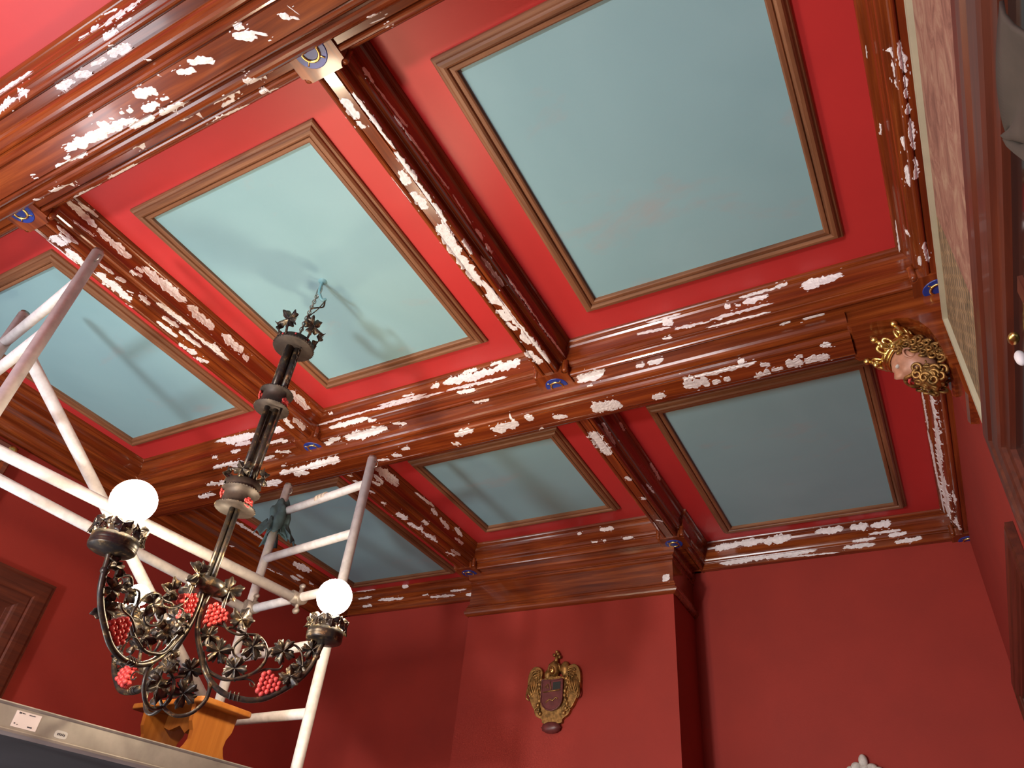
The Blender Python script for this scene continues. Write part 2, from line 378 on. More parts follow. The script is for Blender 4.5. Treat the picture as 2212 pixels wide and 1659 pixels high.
CAS = [(0, 0), (0, .018), (.004, .0185), (.010, .0215), (.030, .0230), (.040, .0225), (.044, .0185), (.048, .0200), (.066, .0185), (.072, .0165), (.075, .0120), (.084, .0100), (.088, 0)]
w1 = empty('window_1', V(XR, .6, 0), kind='structure')
frame_loop(MB(), CAS, ((.205, -.45), (1.000, .622)), XR, -1).build('casing', M['case'], w1)
mb = MB(); wb(mb, (.1475, .285, -.35), (XR, .920, .541)); mb.build('pane', M['glass_dark'], w1)
mb = MB(); wb(mb, (.1435, .58, -.35), (.1475, .60, .51)); wb(mb, (.1435, .31, .10), (.1475, .89, .115)); mb.build('glazing_bar', M['door_wood'], w1)
# gathered drapery in the near upper corner of the window
vs = []; fs = []; nu, nv = 30, 14
for j in range(nv+1):
    for i in range(nu+1):
        t = i/nu; v_ = j/nv; y = .32+.105*t; drop = .20*(1-t**2.2)+.012
        vs.append(V(.139-.0035*math.sin(v_*16+3*t), y-.002, .512-drop*v_))
for j in range(nv):
    for i in range(nu): fs.append((j*(nu+1)+i, j*(nu+1)+i+1, (j+1)*(nu+1)+i+1, (j+1)*(nu+1)+i))
dr = MB().add(vs, fs, True).build('drapery', M['grey_cloth'], label='grey brown drapery swag in the upper corner of the dark window', cat='drapery')
md = dr.modifiers.new('thick', 'SOLIDIFY'); md.thickness = .006
w2 = empty('window_2', V(XR, 1.5, 0), kind='structure')
CAS2 = [(i_*.62, p_*.62) for i_, p_ in CAS]
frame_loop(MB(), CAS2, ((1.178, -.45), (1.93, .573)), XR, -1).build('casing', M['case'], w2)
mb = MB(); wb(mb, (.1485, 1.235, -.40), (XR, 1.88, .515)); mb.build('pane', M['glass_dark'], w2)
# small painted ornament at the picture's right edge
orn = empty('gilt_ornament', V(XR-.012, .70, .50), label='tiny gold and white ornament on the dark window at the right edge', cat='ornament')
MB().ball(V(.137, .652, .499), (.012, .02, .012)).build('gold_bead', M['gold'], orn)
MB().ball(V(.139, .668, .487), (.012, .014, .02)).build('white_bead', M['paper'], orn)
# left wall: cased door and a framed picture
d1 = empty('window_3', V(XL, .30, 0), kind='structure')
frame_loop(MB(), [(i_, p_*.7) for i_, p_ in CAS], ((-.52, -.60), (.967, .627)), XL, 1).build('casing', M['case'], d1)
mb = MB(); wb(mb, (XL+.001, -.44, .335), (XL+.006, .885, .545)); mb.build('closed_shutter', M['door_wood'], d1)
frame_loop(MB(), [(0, .006), (.006, .011), (.030, .011), (.036, .006)], ((.30, .36), (.85, .52)), XL, 1).build('shutter_moulding', M['door_wood'], d1)
w4 = empty('front_fill_casing', V(-.95, YF, 0), kind='structure'); mb = MB()  # unseen casing put round the added front fill light
for a_, b_ in (((-1.33, YF, -.27), (-1.28, YF+.02, .57)), ((-.62, YF, -.27), (-.57, YF+.02, .57)), ((-1.33, YF, .53), (-.57, YF+.02, .57)), ((-1.33, YF, -.27), (-.57, YF+.02, -.23))): wb(mb, a_, b_)
mb.build('casing', M['case'], w4)
pc = empty('framed_picture', V(XL, .55, .80), label='picture in a dark wooden frame high on the left wall, cut by the left edge', cat='picture')
frame_loop(MB(), [(0, 0), (0, .012), (.004, .016), (.014, .016), (.020, .011), (.022, .004)], ((.34, .50), (.724, .884)), XL, 1).build('frame', M['wood_y'], pc)
mb = MB(); wb(mb, (XL+.001, .36, .52), (XL+.005, .704, .864)); mb.build('painting', plain('grey_green_painting', (.20, .20, .13), .5, var=.3, vscale=4), pc)
frame_loop(MB(), [(0, .005), (0, .010), (.004, .010), (.004, .005)], ((.362, .522), (.702, .862)), XL, 1).build('slip', M['cream'], pc)
MB().lathe([(0, .014), (.018, .013), (.026, .006), (.028, 0)], V(XL+.014, .712, .872), (1,0,0), 16).build('gilt_corner', M['gold'], pc)

# ------------------------------------------------------------------ bracket and carved head
br = empty('beam_bracket', V(.08, BY[1], .90), label='plain mahogany bracket block carrying the end of the broad beam at the right wall', cat='bracket')
def ybox(poly, y0, y1):
    return MB().prism([(S*x, S*z) for x, z in poly], V(0, y0, 0), (1,0,0), (0,0,1), V(0, y1, 0)-V(0, y0, 0))
pl_ = [(.004, .930), (.004, .9035), (.010, .898), (.050, .897), (.080, .893)] + [(.080+.045*math.sin(t)-.0*t, .893-.075*(1-math.cos(t))) for t in (.35, .7, 1.05, 1.4)] + [(.128, .800), (.130, .795), (XR, .795), (XR, .930)]
ybox(pl_, BY[1]-.048, BY[1]+.048).build('block', M['wood_x'], br)
ybox([(.1375, .800), (.1375, .735), (.1400, .728), (XR, .726), (XR, .800)], BY[1]-.030, BY[1]+.052).build('back_plate', M['wood_z'], br)
ybox([(.1300, .802), (.1300, .790), (.134, .786), (XR, .786), (XR, .802)], BY[1]-.036, BY[1]+.056).build('necking', M['wood_x'], br)
hd = empty('carved_king', V(.10, 1.085, .80), label='carved bearded king head with gilded crown, hair and beard at the right wall', cat='sculpture')
ha = Vector((-.565, 0, .825)).normalized(); hf = Vector((-.825, 0, -.565)).normalized(); hs = Vector((0, 1, 0))
HC = V(.086, 1.088, .828); k_ = S*.86
def H(s_, f_, a_): return HC + (hs*s_ + hf*f_ + ha*a_)*k_
def facefn(p):
    q = p.copy()
    if p.y > 0:
        g = math.exp(-((p.x/.17)**2 + ((p.z+.05)/.22)**2)); q.y += .42*g            # nose
        for sx in (-1, 1): q.y -= .16*math.exp(-(((p.x-sx*.36)/.17)**2+((p.z-.16)/.13)**2)); q.y += .10*math.exp(-(((p.x-sx*.42)/.2)**2+((p.z+.2)/.18)**2))
        q.y += .12*math.exp(-((p.x/.5)**2+((p.z-.34)/.10)**2)); q.y -= .10*math.exp(-((p.x/.3)**2+((p.z+.38)/.05)**2)); q.y += .10*math.exp(-((p.x/.22)**2+((p.z+.47)/.07)**2))
    return q
hb = (hs, hf, ha)
MB().ball(HC, (.034*k_, .034*k_, .046*k_), 40, 30, facefn, hb).build('face', M['skin'], hd)
for sy in (-1, 1):
    MB().ball(H(sy*.0125, .0285, .008), (.0050*k_, .0045*k_, .0035*k_), 12, 8, None, hb).build('eye', M['white_orn'], hd)
    e_ = MB(); e_.tube([H(sy*(.034+.003*math.sin(t)), .004+.008*math.cos(t), .002+.011*math.sin(t)) for t in [PI*2*i/14 for i in range(14)]], .0022*k_, 6, closed=True)
    e_.ball(H(sy*.0335, .003, .0), (.003*k_, .007*k_, .009*k_), 10, 8, None, hb); e_.build('ear', M['skin'], hd)
rnd = random.Random(3)
def curl(mb, c, r0, nrm, turns=1.4, th=.0036):
    nrm = nrm.normalized(); a = nrm.orthogonal().normalized(); b = nrm.cross(a); ph = rnd.uniform(0, 6.28); pts = []
    for i in range(18):
        t = i/17; rr = r0*(1-.75*t); an = ph+turns*2*PI*t
        pts.append(c + (a*math.cos(an)+b*math.sin(an))*rr + nrm*(r0*.5*t))
    mb.tube(pts, [th*k_*(1-.35*i/17) for i in range(18)], 7)
hair = MB()
hair.ball(H(0, -.010, .010), (.036*k_, .030*k_, .046*k_), 24, 16, None, hb)
for sy in (-1, 1):
    for f_, a_ in ((.016, .040), (.012, .022), (.010, .032), (-.004, .034), (-.018, .030), (-.006, .018), (-.018, .014), (-.028, .012), (-.008, .000), (-.020, -.003), (-.030, -.006), (-.010, -.017), (-.022, -.020), (-.032, -.022), (-.014, -.034), (-.026, -.036), (-.034, -.040), (-.018, -.048), (-.030, -.052)):
        curl(hair, H(sy*(.034+.002*rnd.random()), f_, a_), .0085*k_, hs*sy+hf*.2*rnd.uniform(-1, 1), th=.0030)
for a_ in (.02, .0, -.02, -.04, -.055):
    for s_ in (-.02, 0, .02): curl(hair, H(s_, -.040, a_), .009*k_, -hf, th=.003)
hair.build('hair', M['old_gold'], hd)
bd = MB()
bd.ball(H(0, .006, -.046), (.030*k_, .022*k_, .024*k_), 20, 14, None, hb)
for sy in (-1, 0, 1):
    for f_, a_ in ((.018, -.026), (.026, -.036), (.012, -.040), (.024, -.050), (.010, -.056), (.018, -.064), (.002, -.034), (.002, -.050), (.004, -.066), (-.008, -.058)):
        cpos = H(sy*(.020+.006*rnd.random()), f_, a_)
        curl(bd, cpos, .0095*k_, hs*sy*1.0+hf*.7-ha*.2, 1.2, .0032)
for sy in (-1, 1):
    bd.tube(smooth_pts([H(sy*.001, .038, -.017), H(sy*.010, .037, -.020), H(sy*.018, .032, -.027), H(sy*.024, .024, -.030)], 5), .0038*k_, 8)
bd.build('beard', M['old_gold'], hd)
MB().tube([H(-.009, .0345, -.0255), H(0, .0370, -.0245), H(.009, .0345, -.0255)], .0026*k_, 8).build('lip', M['grape'], hd)
cr = MB()
for rr, hh, th in ((.0355, .030, .0040), (.0365, .041, .0036), (.0372, .036, .0052)):
    cr.tube([H(rr*math.cos(t), rr*.98*math.sin(t)-.003, hh) for t in [2*PI*i/32 for i in range(32)]], th*k_, 8, closed=True)
for i in range(6):
    t = 2*PI*(i+.5)/6; dx, dy = math.cos(t), math.sin(t); rr = .038
    o = H(rr*dx, rr*dy-.003, .042); up = (ha*.9+(hs*dx+hf*dy)*.42).normalized(); ta = (hs*-dy+hf*dx)
    cr.tube([o, o+up*.026*k_], [.0075*k_, .0042*k_], 8); cr.ball(o+up*.027*k_, .0072*k_, 10, 8); cr.ball(o+up*.012*k_, (.006*k_, .006*k_, .012*k_), 10, 8)
    for sg in (-1, 1):
        pts = [o+up*(.004+.010*math.sin(q)*1.0)*k_ + ta*sg*(.0035+.0085*(1-math.cos(q))*.62)*k_ for q in [i_*.35 for i_ in range(13)]]
        cr.tube(pts, [.0042*k_*(1-.03*i_) for i_ in range(13)], 7); cr.ball(pts[-1], .0048*k_, 8, 6)
cr.build('crown', M['gold'], hd)

# ------------------------------------------------------------------ crests
ct = empty('carved_crest', V(-.886, CH[2], .567), label='carved winged coat of arms in dull gold and maroon on the chimney breast', cat='wall carving')
def CR(x, z, y=0): return V(-.886+x, CH[2]-y, .567+z)
def plate(poly, y0, y1, mat, name, parent, bev=.004):
    mb = MB().prism([(S*x, S*z) for x, z in poly], V(-.886, CH[2]-y0, .567), (1,0,0), (0,0,1), (0, -S*(y1-y0), 0))
    o = mb.build(name, mat, parent)
    m_ = o.modifiers.new('bevel', 'BEVEL'); m_.width = bev; m_.segments = 3; m_.limit_method = 'ANGLE'; return o
def sp(p, k=5):
    return [(q.x, q.y) for q in smooth_pts([Vector((a, b, 0)) for a, b in p+[p[0]]], k)[:-1]]
back = sp([(-.030, .030), (0, .036), (.030, .030), (.046, .018), (.048, -.012), (.052, -.040), (.046, -.060), (.030, -.072), (.024, -.082), (-.024, -.082), (-.030, -.072), (-.048, -.062), (-.054, -.040), (-.048, -.012), (-.046, .018)])
plate(back, 0, .012, M['old_gold'], 'backing', ct)
sh = [(-.030, .024), (0, .021), (.030, .024)] + [(.030, -.020)] + [(.030*math.cos(t), -.024-.030*math.sin(t)) for t in (0, .35, .7, 1.05, 1.57, 2.1, 2.45, 2.8, PI)] + [(-.030, -.020)]
shd = plate(sh, .010, .020, M['maroon'], 'shield', ct)
bord = MB(); bord.tube([CR(x, z, .021) for x, z in sh], .0018*S, 6, closed=True); bord.build('shield_border', M['maroon'], shd)
gd = MB(); gd.tube([CR(-.024, -.008, .021), CR(0, -.006, .022), (CR(.024, -.004, .021))], .0016*S, 6); gd.tube([CR(-.006, .018, .021), CR(-.002, -.006, .021)], .0012*S, 6)
gd.tube([CR(x, z, .021) for x, z in ((-.016, -.034), (-.006, -.026), (.004, -.030), (.012, -.022), (.018, -.026))], .0018*S, 6)
gd.tube([CR(x, z, .021) for x, z in ((-.020, .004), (-.013, .012), (-.010, .002), (-.016, .002))], .0015*S, 6)
gd.build('gold_charge', M['old_gold'], shd)
plate([(.002, .016), (.024, .017), (.024, -.001), (.002, -.003)], .020, .0212, plain('black_enamel', (.02, .025, .022), .4), 'dark_quarter', shd, .001)
for sg in (-1, 1):
    wg = sp([(sg*.040, -.040), (sg*.044, -.010), (sg*.038, .020), (sg*.034, .045), (sg*.042, .058), (sg*.058, .062), (sg*.072, .050), (sg*.077, .025), (sg*.074, -.005), (sg*.064, -.030), (sg*.052, -.048)])
    wo = plate(wg, 0, .014, M['old_gold'], 'wing', ct)
    ft = MB()
    for i in range(7):
        x0 = .046+.0045*i; z0 = .050-.001*i*i
        ft.tube(smooth_pts([CR(sg*x0, z0, .014), CR(sg*(x0+.003), z0-.030, .0165), CR(sg*(x0-.004), z0-.062+.004*i, .013)], 5), .0022*S, 6)
    for i in range(4): ft.tube([CR(sg*(.052+.011*math.cos(t+i*.3)), .044-.006*i+.008*math.sin(t), .0175) for t in (0, .6, 1.2, 1.8, 2.4, 3.0)], .0018*S, 6)
    ft.build('feathers', M['old_gold'], wo)
    sc = MB()
    for i in range(9): sc.ball(CR(sg*(.037+.004*math.sin(i*1.3)), .026-.0105*i, .014), (.0058*S, .005*S, .0062*S), 10, 8)
    for t0 in (.015, -.05): sc.tube([CR(sg*(.042+.008*math.cos(t)*(1-t/9)), t0+.008*math.sin(t)*(1-t/9), .015) for t in [.4*i for i in range(16)]], .002*S, 6)
    sc.build('scrollwork', M['old_gold'], ct)
hh = MB(); hh.ball(CR(.002, .052, .014), (.015*S, .015*S, .021*S), 20, 14)
hh.tube([CR(-.018, .045, .012), CR(-.012, .062, .016), CR(0, .069, .018), CR(.014, .062, .016), CR(.020, .045, .012)], .0040*S, 8)
hh.ball(CR(.030, .052, .008), (.014*S, .010*S, .020*S), 14, 10); hh.ball(CR(-.020, .040, .008), (.010*S, .008*S, .014*S), 14, 10)
hh.build('helmeted_head', M['old_gold'], ct)
fc = MB(); fc.ball(CR(.001, .046, .024), (.0085*S, .008*S, .011*S), 14, 10); fc.ball(CR(.001, .045, .032), (.0022*S, .003*S, .004*S), 8, 6); fc.build('face', M['gold'], ct)
tp_ = MB(); tp_.tube([CR(.003, .068, .012), CR(.006, .086, .010)], [.006*S, .0045*S], 8)
for dx, dz in ((-.003, .090), (.008, .092), (.013, .084), (.004, .098)): tp_.ball(CR(dx, dz, .010), .0048*S, 10, 8)
tp_.build('finial', M['old_gold'], ct)
bs = MB(); bs.ball(CR(-.002, -.092, .010), (.027*S, .012*S, .014*S), 24, 12, lambda p: Vector((p.x*(1+.05*math.cos(12*math.atan2(p.z, p.x))), p.y, p.z)))
bs.build('base_shell', M['maroon'], ct)
wo_ = empty('white_wall_ornament', V(-.187, YB, .40), label='chipped white plaster ornament on the back wall, only its top showing at the lower edge', cat='wall carving')
wm = MB()
for dx, dz, rx, rz in ((0, .028, .010, .014), (-.016, .016, .012, .010), (.016, .014, .012, .009), (-.030, .008, .009, .010), (.030, .006, .010, .010), (0, .010, .014, .012), (0, -.02, .03, .035), (.02, -.06, .02, .03), (-.02, -.06, .02, .03)):
    wm.ball(V(-.190+dx, YB-.008, .400+dz), (rx*S, .010*S, rz*S), 14, 10)
wm.build('relief', M['white_orn'], wo_)

# ------------------------------------------------------------------ filler patches on the chipped varnish: (s0, s1, t0, t1, half width) in 1e-4 units
PATCH = {
 'n': [(-8143,-7218,418,418,122),(-8148,-7844,167,209,20),(-8446,-8238,267,293,54),(-8709,-8451,267,307,23),(-8050,-7762,724,734,81),(-7744,-7434,680,680,24),(-8438,-8107,1069,1093,34),(-8054,-7645,1077,1142,72),(-8801,-8494,1075,1124,53),(-9210,-8836,1079,1114,55),(-7936,-7852,937,959,20),(-9999,-9697,685,858,113),(-10584,-10008,776,776,107),(-10775,-9818,258,293,50),(-7430,-7356,1498,1525,28),(-7943,-7562,1904,1946,65),(-8016,-7693,2108,2132,57),(-7640,-7487,2115,2131,31),(-7111,-6955,1933,1968,38),(-8450,-7940,2225,2301,78),(-7855,-7370,2347,2402,120),(-7382,-7334,1818,1872,8),(-9645,-8738,2054,2103,82),(-9244,-8249,2051,2139,70),(-8842,-8642,1980,2028,46),(-8583,-8502,1982,2020,23),(-8364,-8284,1997,2006,31),(-8238,-8125,2027,2037,42),(-10111,-9421,2180,2276,47),(-9845,-9692,2138,2159,28),(-9373,-9287,1929,1938,11),(-9651,-9551,1972,1986,11),(-8852,-8744,1816,1823,33),(-10651,-10543,2170,2185,12),(-10634,-10529,2101,2132,14),(-10786,-10474,2709,2790,156),(-10483,-10412,2701,2894,124),(-11200,-11088,2623,2679,38),(-10064,-9380,3389,3404,28),(-10981,-10320,3413,3463,62),(-6031,-5726,1910,2020,73),(-5947,-5791,1786,1838,61),(-5774,-5586,1949,2086,32),(-5287,-5169,1963,2032,49),(-5109,-5039,1902,2071,21),(-5169,-5074,2031,2111,23),(-5640,-5589,2144,2151,12),(-6423,-6280,2594,2636,54),(-6372,-6188,2799,2784,122),(-4375,-4218,2668,2708,34),(-4488,-4222,2958,2979,8),(-6494,-6327,3215,3224,162),(-6506,-6332,3368,3405,17),(-6900,-6724,2813,2819,106),(-7238,-6912,3391,3422,32),(-4322,-4234,3261,3269,129),(-4311,-4326,3257,3257,118),(-6300,-6304,2378,2459,61),(-6844,-6475,1897,2015,56),(-7100,-6818,1929,2004,53),(-7926,-7569,1886,1978,70),(-7167,-6729,2810,2810,115),(-7185,-6891,2981,2989,39),(-6444,-6207,2689,2809,153),(-10040,-9390,3295,3296,142),(-7636,-6984,3256,3256,130),(-8899,-8739,2821,2821,119),(-7765,-7547,2700,2892,123)],
 'B2': [(4720,5010,1134,1106,82),(5129,5517,1083,1080,105),(5858,6515,1103,1088,134),(3796,4383,1316,1343,29),(4422,4989,1303,1299,78),(4989,5435,1301,1289,60),(5435,6055,1315,1237,75),(6276,6621,1384,1352,55),(4055,4980,1741,1809,49),(4980,5564,1805,1845,28),(5693,6301,1849,1793,32),(6406,6690,1809,1816,59),(6757,7016,1779,1813,65),(4759,5315,902,917,8),(3389,3749,1036,1071,102),(3761,3912,1031,1069,83),(3383,4044,1318,1342,37),(3258,3534,1789,1791,65),(3534,4354,1799,1879,37),(6078,7279,1052,1043,126),(7533,7829,1049,1078,95),(7970,8314,1040,1090,109),(8316,8596,1030,1101,75),(8716,9046,1139,1171,80),(9182,9630,988,1123,113),(7266,9618,1143,1340,86),(6863,7621,1538,1551,49),(7530,8776,1767,1774,55),(8776,9980,1752,1826,52)],
 'A2': [(3044,3666,1991,1978,63),(3161,3574,2100,2158,42),(3280,3723,1752,1793,36),(3167,3602,1452,1430,46),(3238,3515,1104,1165,169),(3266,3511,1347,1376,43),(3561,3998,1051,1052,115),(3245,3891,916,926,18),(3684,4432,1951,1952,77),(4201,4980,1080,1080,132),(4543,4799,1712,1794,59),(4600,4786,1873,1895,43),(4064,4382,1395,1419,33),(4442,4649,1411,1453,48),(4733,5741,1973,1999,96),(4736,4870,1325,1371,22),(4949,5137,1399,1461,43),(5865,6560,1948,1949,96),(6782,7397,1977,1973,90),(7420,7613,1941,1908,74),(5339,6058,1557,1613,56),(6139,7190,1529,1582,53),(5598,6113,1098,1113,62),(5544,5947,1375,1419,51),(5992,6561,1352,1392,48),(6249,6676,974,1049,99),(6724,6984,952,1080,91),(4972,5244,1413,1410,47),(5046,5125,910,941,24),(6701,6950,1642,1606,44),(8852,9583,1973,1969,94),(9084,9557,1316,1184,112),(9338,9772,1462,1455,81)],
 'f': [(-8007,-6768,249,277,105),(-6862,-6535,128,107,41),(-7544,-7155,136,123,58),(-6766,-6127,250,224,102),(-7893,-6520,450,524,55),(-8407,-8154,266,230,62),(-7688,-7223,584,632,48),(-11615,-10013,435,407,42),(-10013,-8136,415,474,54),(-9810,-8499,341,385,38),(-9178,-8814,272,301,34),(-11210,-10096,622,627,68),(-10138,-9898,716,727,57),(-10881,-9747,1047,1071,173),(-11563,-11027,1143,1049,65),(-9492,-9174,1042,1110,38),(-7348,-6968,1001,1029,81),(-7193,-6542,1978,1967,143),(-6653,-6562,1700,1854,100),(-6336,-6135,1817,1858,128),(-5781,-5460,2041,2094,86),(-8088,-7583,1853,1791,114),(-8314,-8124,2188,2203,113),(-4910,-4294,2030,2168,212),(-6280,-6185,2570,2578,42),(-4968,-4343,1089,1053,130),(-4980,-4450,1200,1205,66),(-4786,-4647,1347,1357,23),(-3341,-2668,147,147,30),(-3059,-2840,234,259,78),(-3566,-2927,328,370,37),(-2821,-2140,462,506,45),(-2123,-1053,473,468,54),(-2195,-1115,625,642,25),(-1530,-1074,282,272,62),(-1870,-1749,256,261,65),(-1669,-1567,292,301,36),(-1572,-904,160,172,31),(-933,-702,156,141,49),(-499,183,249,275,76),(-484,-203,330,349,46),(-1019,-806,1055,1039,28),(-620,-245,1063,1067,36),(-3094,-2896,616,632,26),(-2975,-2493,2005,2042,156),(-2936,-2719,1795,1814,90),(-2718,-1600,1800,1820,81),(-2459,-2281,2110,2114,79),(-2241,-2099,2099,2095,73),(-1878,-1741,1692,1691,60),(-1523,-1342,1937,1953,65),(-1727,-1372,2369,2265,215),(-1370,-1151,2182,2178,92),(-1102,-792,2106,2113,162),(-894,-766,1942,1950,53),(-782,-350,2144,2152,128),(-467,-266,1780,1794,83),(-4662,-4282,2128,2141,187),(-3667,-3374,2177,2162,119),(-3742,-3551,1194,1197,54),(-3494,-3174,1186,1184,70),(-14740,-13736,206,214,112),(-14380,-13773,387,441,37),(-13164,-12694,601,601,45),(-12770,-12553,659,661,49),(-13111,-12721,241,260,91),(-14462,-14138,578,576,44),(-13585,-13136,1136,1078,61),(-12994,-12589,917,1085,100),(-14605,-14148,1046,1003,126),(-14004,-13328,2013,1995,133),(-13135,-12200,1720,1752,124),(-12270,-11271,1734,1717,126),(-12806,-12338,1908,1932,81),(-12990,-12833,1434,1444,27),(-11384,-11003,1000,997,86),(-11590,-11364,1124,1133,65),(-10890,-9819,1139,1145,103),(-9498,-9319,995,1009,73),(-9322,-9164,1145,1118,49),(-11326,-11187,212,222,37),(-9559,-9318,1895,1901,67),(-9917,-9668,2050,2085,76),(-10382,-10060,2088,2149,55),(-15063,-13880,112,184,63),(-14401,-13864,355,378,49),(-14500,-14124,542,580,33),(-15167,-14961,580,585,54),(-15134,-14095,935,973,109),(-15623,-14804,1482,1583,109),(-16166,-15566,1894,1895,83)],
 'R': [(5767,6239,958,1017,66),(6277,6455,992,999,56),(6458,6618,988,978,57),(6695,6876,990,982,60),(6941,7463,991,993,65),(7607,7994,992,980,67),(5898,5998,788,780,81),(6065,6322,772,748,54),(6356,6463,780,772,58),(7299,7544,711,738,38),(7815,8187,745,731,54),(6038,6251,125,114,8),(7304,7525,161,130,25),(9235,9971,141,119,18),(9164,9270,501,494,92),(9256,9735,946,1010,59),(9685,9907,717,724,32),(7820,8215,729,739,56),(13880,15515,104,110,24),(15515,19348,85,176,34),(13967,13755,461,461,190),(13803,14593,468,492,148),(14631,17302,520,330,175),(17023,19226,449,374,197),(18780,19225,785,785,136),(14504,14785,657,666,26),(17347,18041,842,764,91)],
 'K': [(-4747,-4040,273,227,92),(-4042,-3362,235,225,98),(-3370,-2651,266,223,113),(-1981,-1286,202,203,103),(-1104,-658,231,208,100),(-601,-115,260,220,90),(-688,79,465,453,48),(-261,187,589,567,55),(-1130,-555,612,600,46),(-1372,-613,770,777,60),(-127,492,810,779,62),(-4604,-3092,774,731,82),(-3349,-2105,762,736,80),(-2854,-1556,831,879,26),(-17713,-16858,26,55,32),(-17713,-17075,314,303,37),(-17454,-17031,636,633,59),(-16708,-15669,467,518,63),(-15711,-15428,100,93,72),(-14880,-14606,501,506,31),(-14534,-13567,615,665,53),(-13739,-13098,483,502,47),(-13143,-12716,708,703,63)],
 'C': [(-8150,-8002,260,260,43),(-7445,-7020,240,260,58),(-7718,-7518,589,595,35),(-7375,-7261,595,595,35),(-6787,-6455,618,618,41),(-5841,-5630,2175,2122,99)],
 'B3': [(12149,13115,1116,1121,193),(12142,12989,1586,1519,60),(14129,14366,1156,1184,69),(15160,15328,1152,1213,57),(14893,15420,1593,1630,33),(16459,16939,964,938,20),(16373,16559,1097,1270,39),(12808,13158,2086,2057,34),(14752,15553,2157,2113,50)],
 'A3': [(12264,13257,1938,1988,120),(12279,12713,1723,1687,73),(11705,11819,1103,1153,51),(11964,12299,1070,1179,90),(12378,12681,1526,1585,59),(12474,12734,1109,1228,54),(13788,14218,1205,1205,156),(14383,14905,1163,1309,141),(14905,15651,1272,1301,114),(14671,14969,1603,1598,59),(13146,13317,1105,1136,55),(13932,14837,2130,2177,42),(14808,15208,2079,2039,56),(15317,15895,2029,1954,62),(16276,16600,1191,1379,113),(16317,16839,1432,1492,55),(16258,16741,1860,1876,52),(16057,16569,2118,2047,60)],
 'L': [(13518,14806,1874,1874,53),(16325,17126,1729,1786,103),(16461,16914,1289,1307,62),(16620,16983,1439,1448,31),(17269,17519,1421,1451,30),(15328,15815,1051,1050,73),(15840,16161,1121,1154,15),(13786,13948,1090,1151,21)],
}

def patch_mesh(mb, axis, c, prof, sides, q, rn):
    pts = []
    if -1 in sides: pts += [(-o, z) for o, z in prof[::-1]]
    if 1 in sides: pts += [(o, z) for o, z in (prof[1:] if -1 in sides else prof)]
    cum = [0]
    for i in range(len(pts)-1): cum.append(cum[-1]+math.hypot(pts[i+1][0]-pts[i][0], pts[i+1][1]-pts[i][1]))
    def at(t):
        t = min(max(t, 1e-5), cum[-1]-1e-5); i = 0
        while cum[i+1] < t: i += 1
        k = (t-cum[i])/max(cum[i+1]-cum[i], 1e-9); a, b = pts[i], pts[i+1]
        n = Vector((b[1]-a[1], -(b[0]-a[0])))
        n = n.normalized() if n.length > 0 else Vector((0, -1))
        return a[0]+(b[0]-a[0])*k, a[1]+(b[1]-a[1])*k, n
    s0, s1, t0, t1, hw = [v_*1e-4 for v_ in q]
    L = abs(s1-s0); ns = max(10, min(60, int(L/.0028))); nt = max(5, min(15, int(hw/.0011)+4)); sd = rn.uniform(0, 99)
    grow = 1.04; vs = []
    for i in range(ns+1):
        a = -1+2*i/ns; env = 1.04*max(0.0, 1-abs(a)**3.2)**.42
        g = lambda k_, fr: mnoise.noise(Vector((a*L*fr+sd, k_*7.3, sd*.37)))
        up = hw*env*(1+.60*g(1, 45)+.50*g(2, 130)+.18*g(5, 380)); dn = hw*env*(1+.60*g(3, 45)+.50*g(4, 130)+.18*g(6, 380))
        sc = (s0+s1)/2+(s1-s0)/2*a*grow; tc = (t0+t1)/2+(t1-t0)/2*a
        for j in range(nt+1):
            b = -1+2*j/nt; t = tc+(up if b > 0 else dn)*b
            jit = (s1-s0)*.16*mnoise.noise(Vector((b*hw*900+sd, sd, a*1.5)))*max(0, abs(a)-.35)
            o, z, n = at(t)
            edge = (j in (0, nt)) or (i in (0, ns))
            off = -.0006 if edge else .0005+.0007*mnoise.noise(Vector((sc*160, t*260, sd)))
            o += n.x*off*sgn(sides, o); z += n.y*off*sgn(sides, o)
            vs.append(V(sc+jit, c+o, z) if axis == 'x' else V(c+o, sc+jit, z))
    fs = [(i*(nt+1)+j, i*(nt+1)+j+1, (i+1)*(nt+1)+j+1, (i+1)*(nt+1)+j) for i in range(ns) for j in range(nt)]
    mb.add(vs, fs, False)
def sgn(sides, o): return 1
PM = {'n': ('x', BY[0], BG, (-1, 1), B['big_near']), 'f': ('x', BY[1], BG, (-1, 1), B['big_far']), 'B2': ('y', BX[1], SM, (-1, 1), B[(1, 1)]), 'A2': ('y', BX[0], SM, (-1, 1), B[(0, 1)]),
      'B3': ('y', BX[1], SM, (-1, 1), B[(1, 2)]), 'A3': ('y', BX[0], SM, (-1, 1), B[(0, 2)]), 'R': ('y', XR, SM, (-1,), T['trim_1']), 'K': ('x', YB, SM, (-1,), T['trim_2']),
      'L': ('y', XL-.018, BG, (1,), T['trim_3']), 'C': ('x', CH[2], CHP, (-1,), T['trim_5'])}
prn = random.Random(11)
for k, lst in PATCH.items():
    ax_, c_, pf, sd_, par = PM[k]; mb = MB()
    for q in lst:
        patch_mesh(mb, ax_, c_, pf, sd_, q, prn)
        s0, s1, t0, t1, hw = q                      # small crumbs of filler around each patch
        for _ in range(2 if hw > 25 else 1):
            cs = prn.uniform(min(s0, s1)-40, max(s0, s1)+40); ct = (t0+t1)/2+prn.choice((-1, 1))*hw*prn.uniform(1.1, 1.9)
            r_ = prn.uniform(6, 16); patch_mesh(mb, ax_, c_, pf, sd_, (cs-r_*1.6, cs+r_*1.6, ct, ct, r_*.6), prn)
    mb.build('filler_patches', M['plaster'], par, label='chipped white filler patches', kind='stuff')

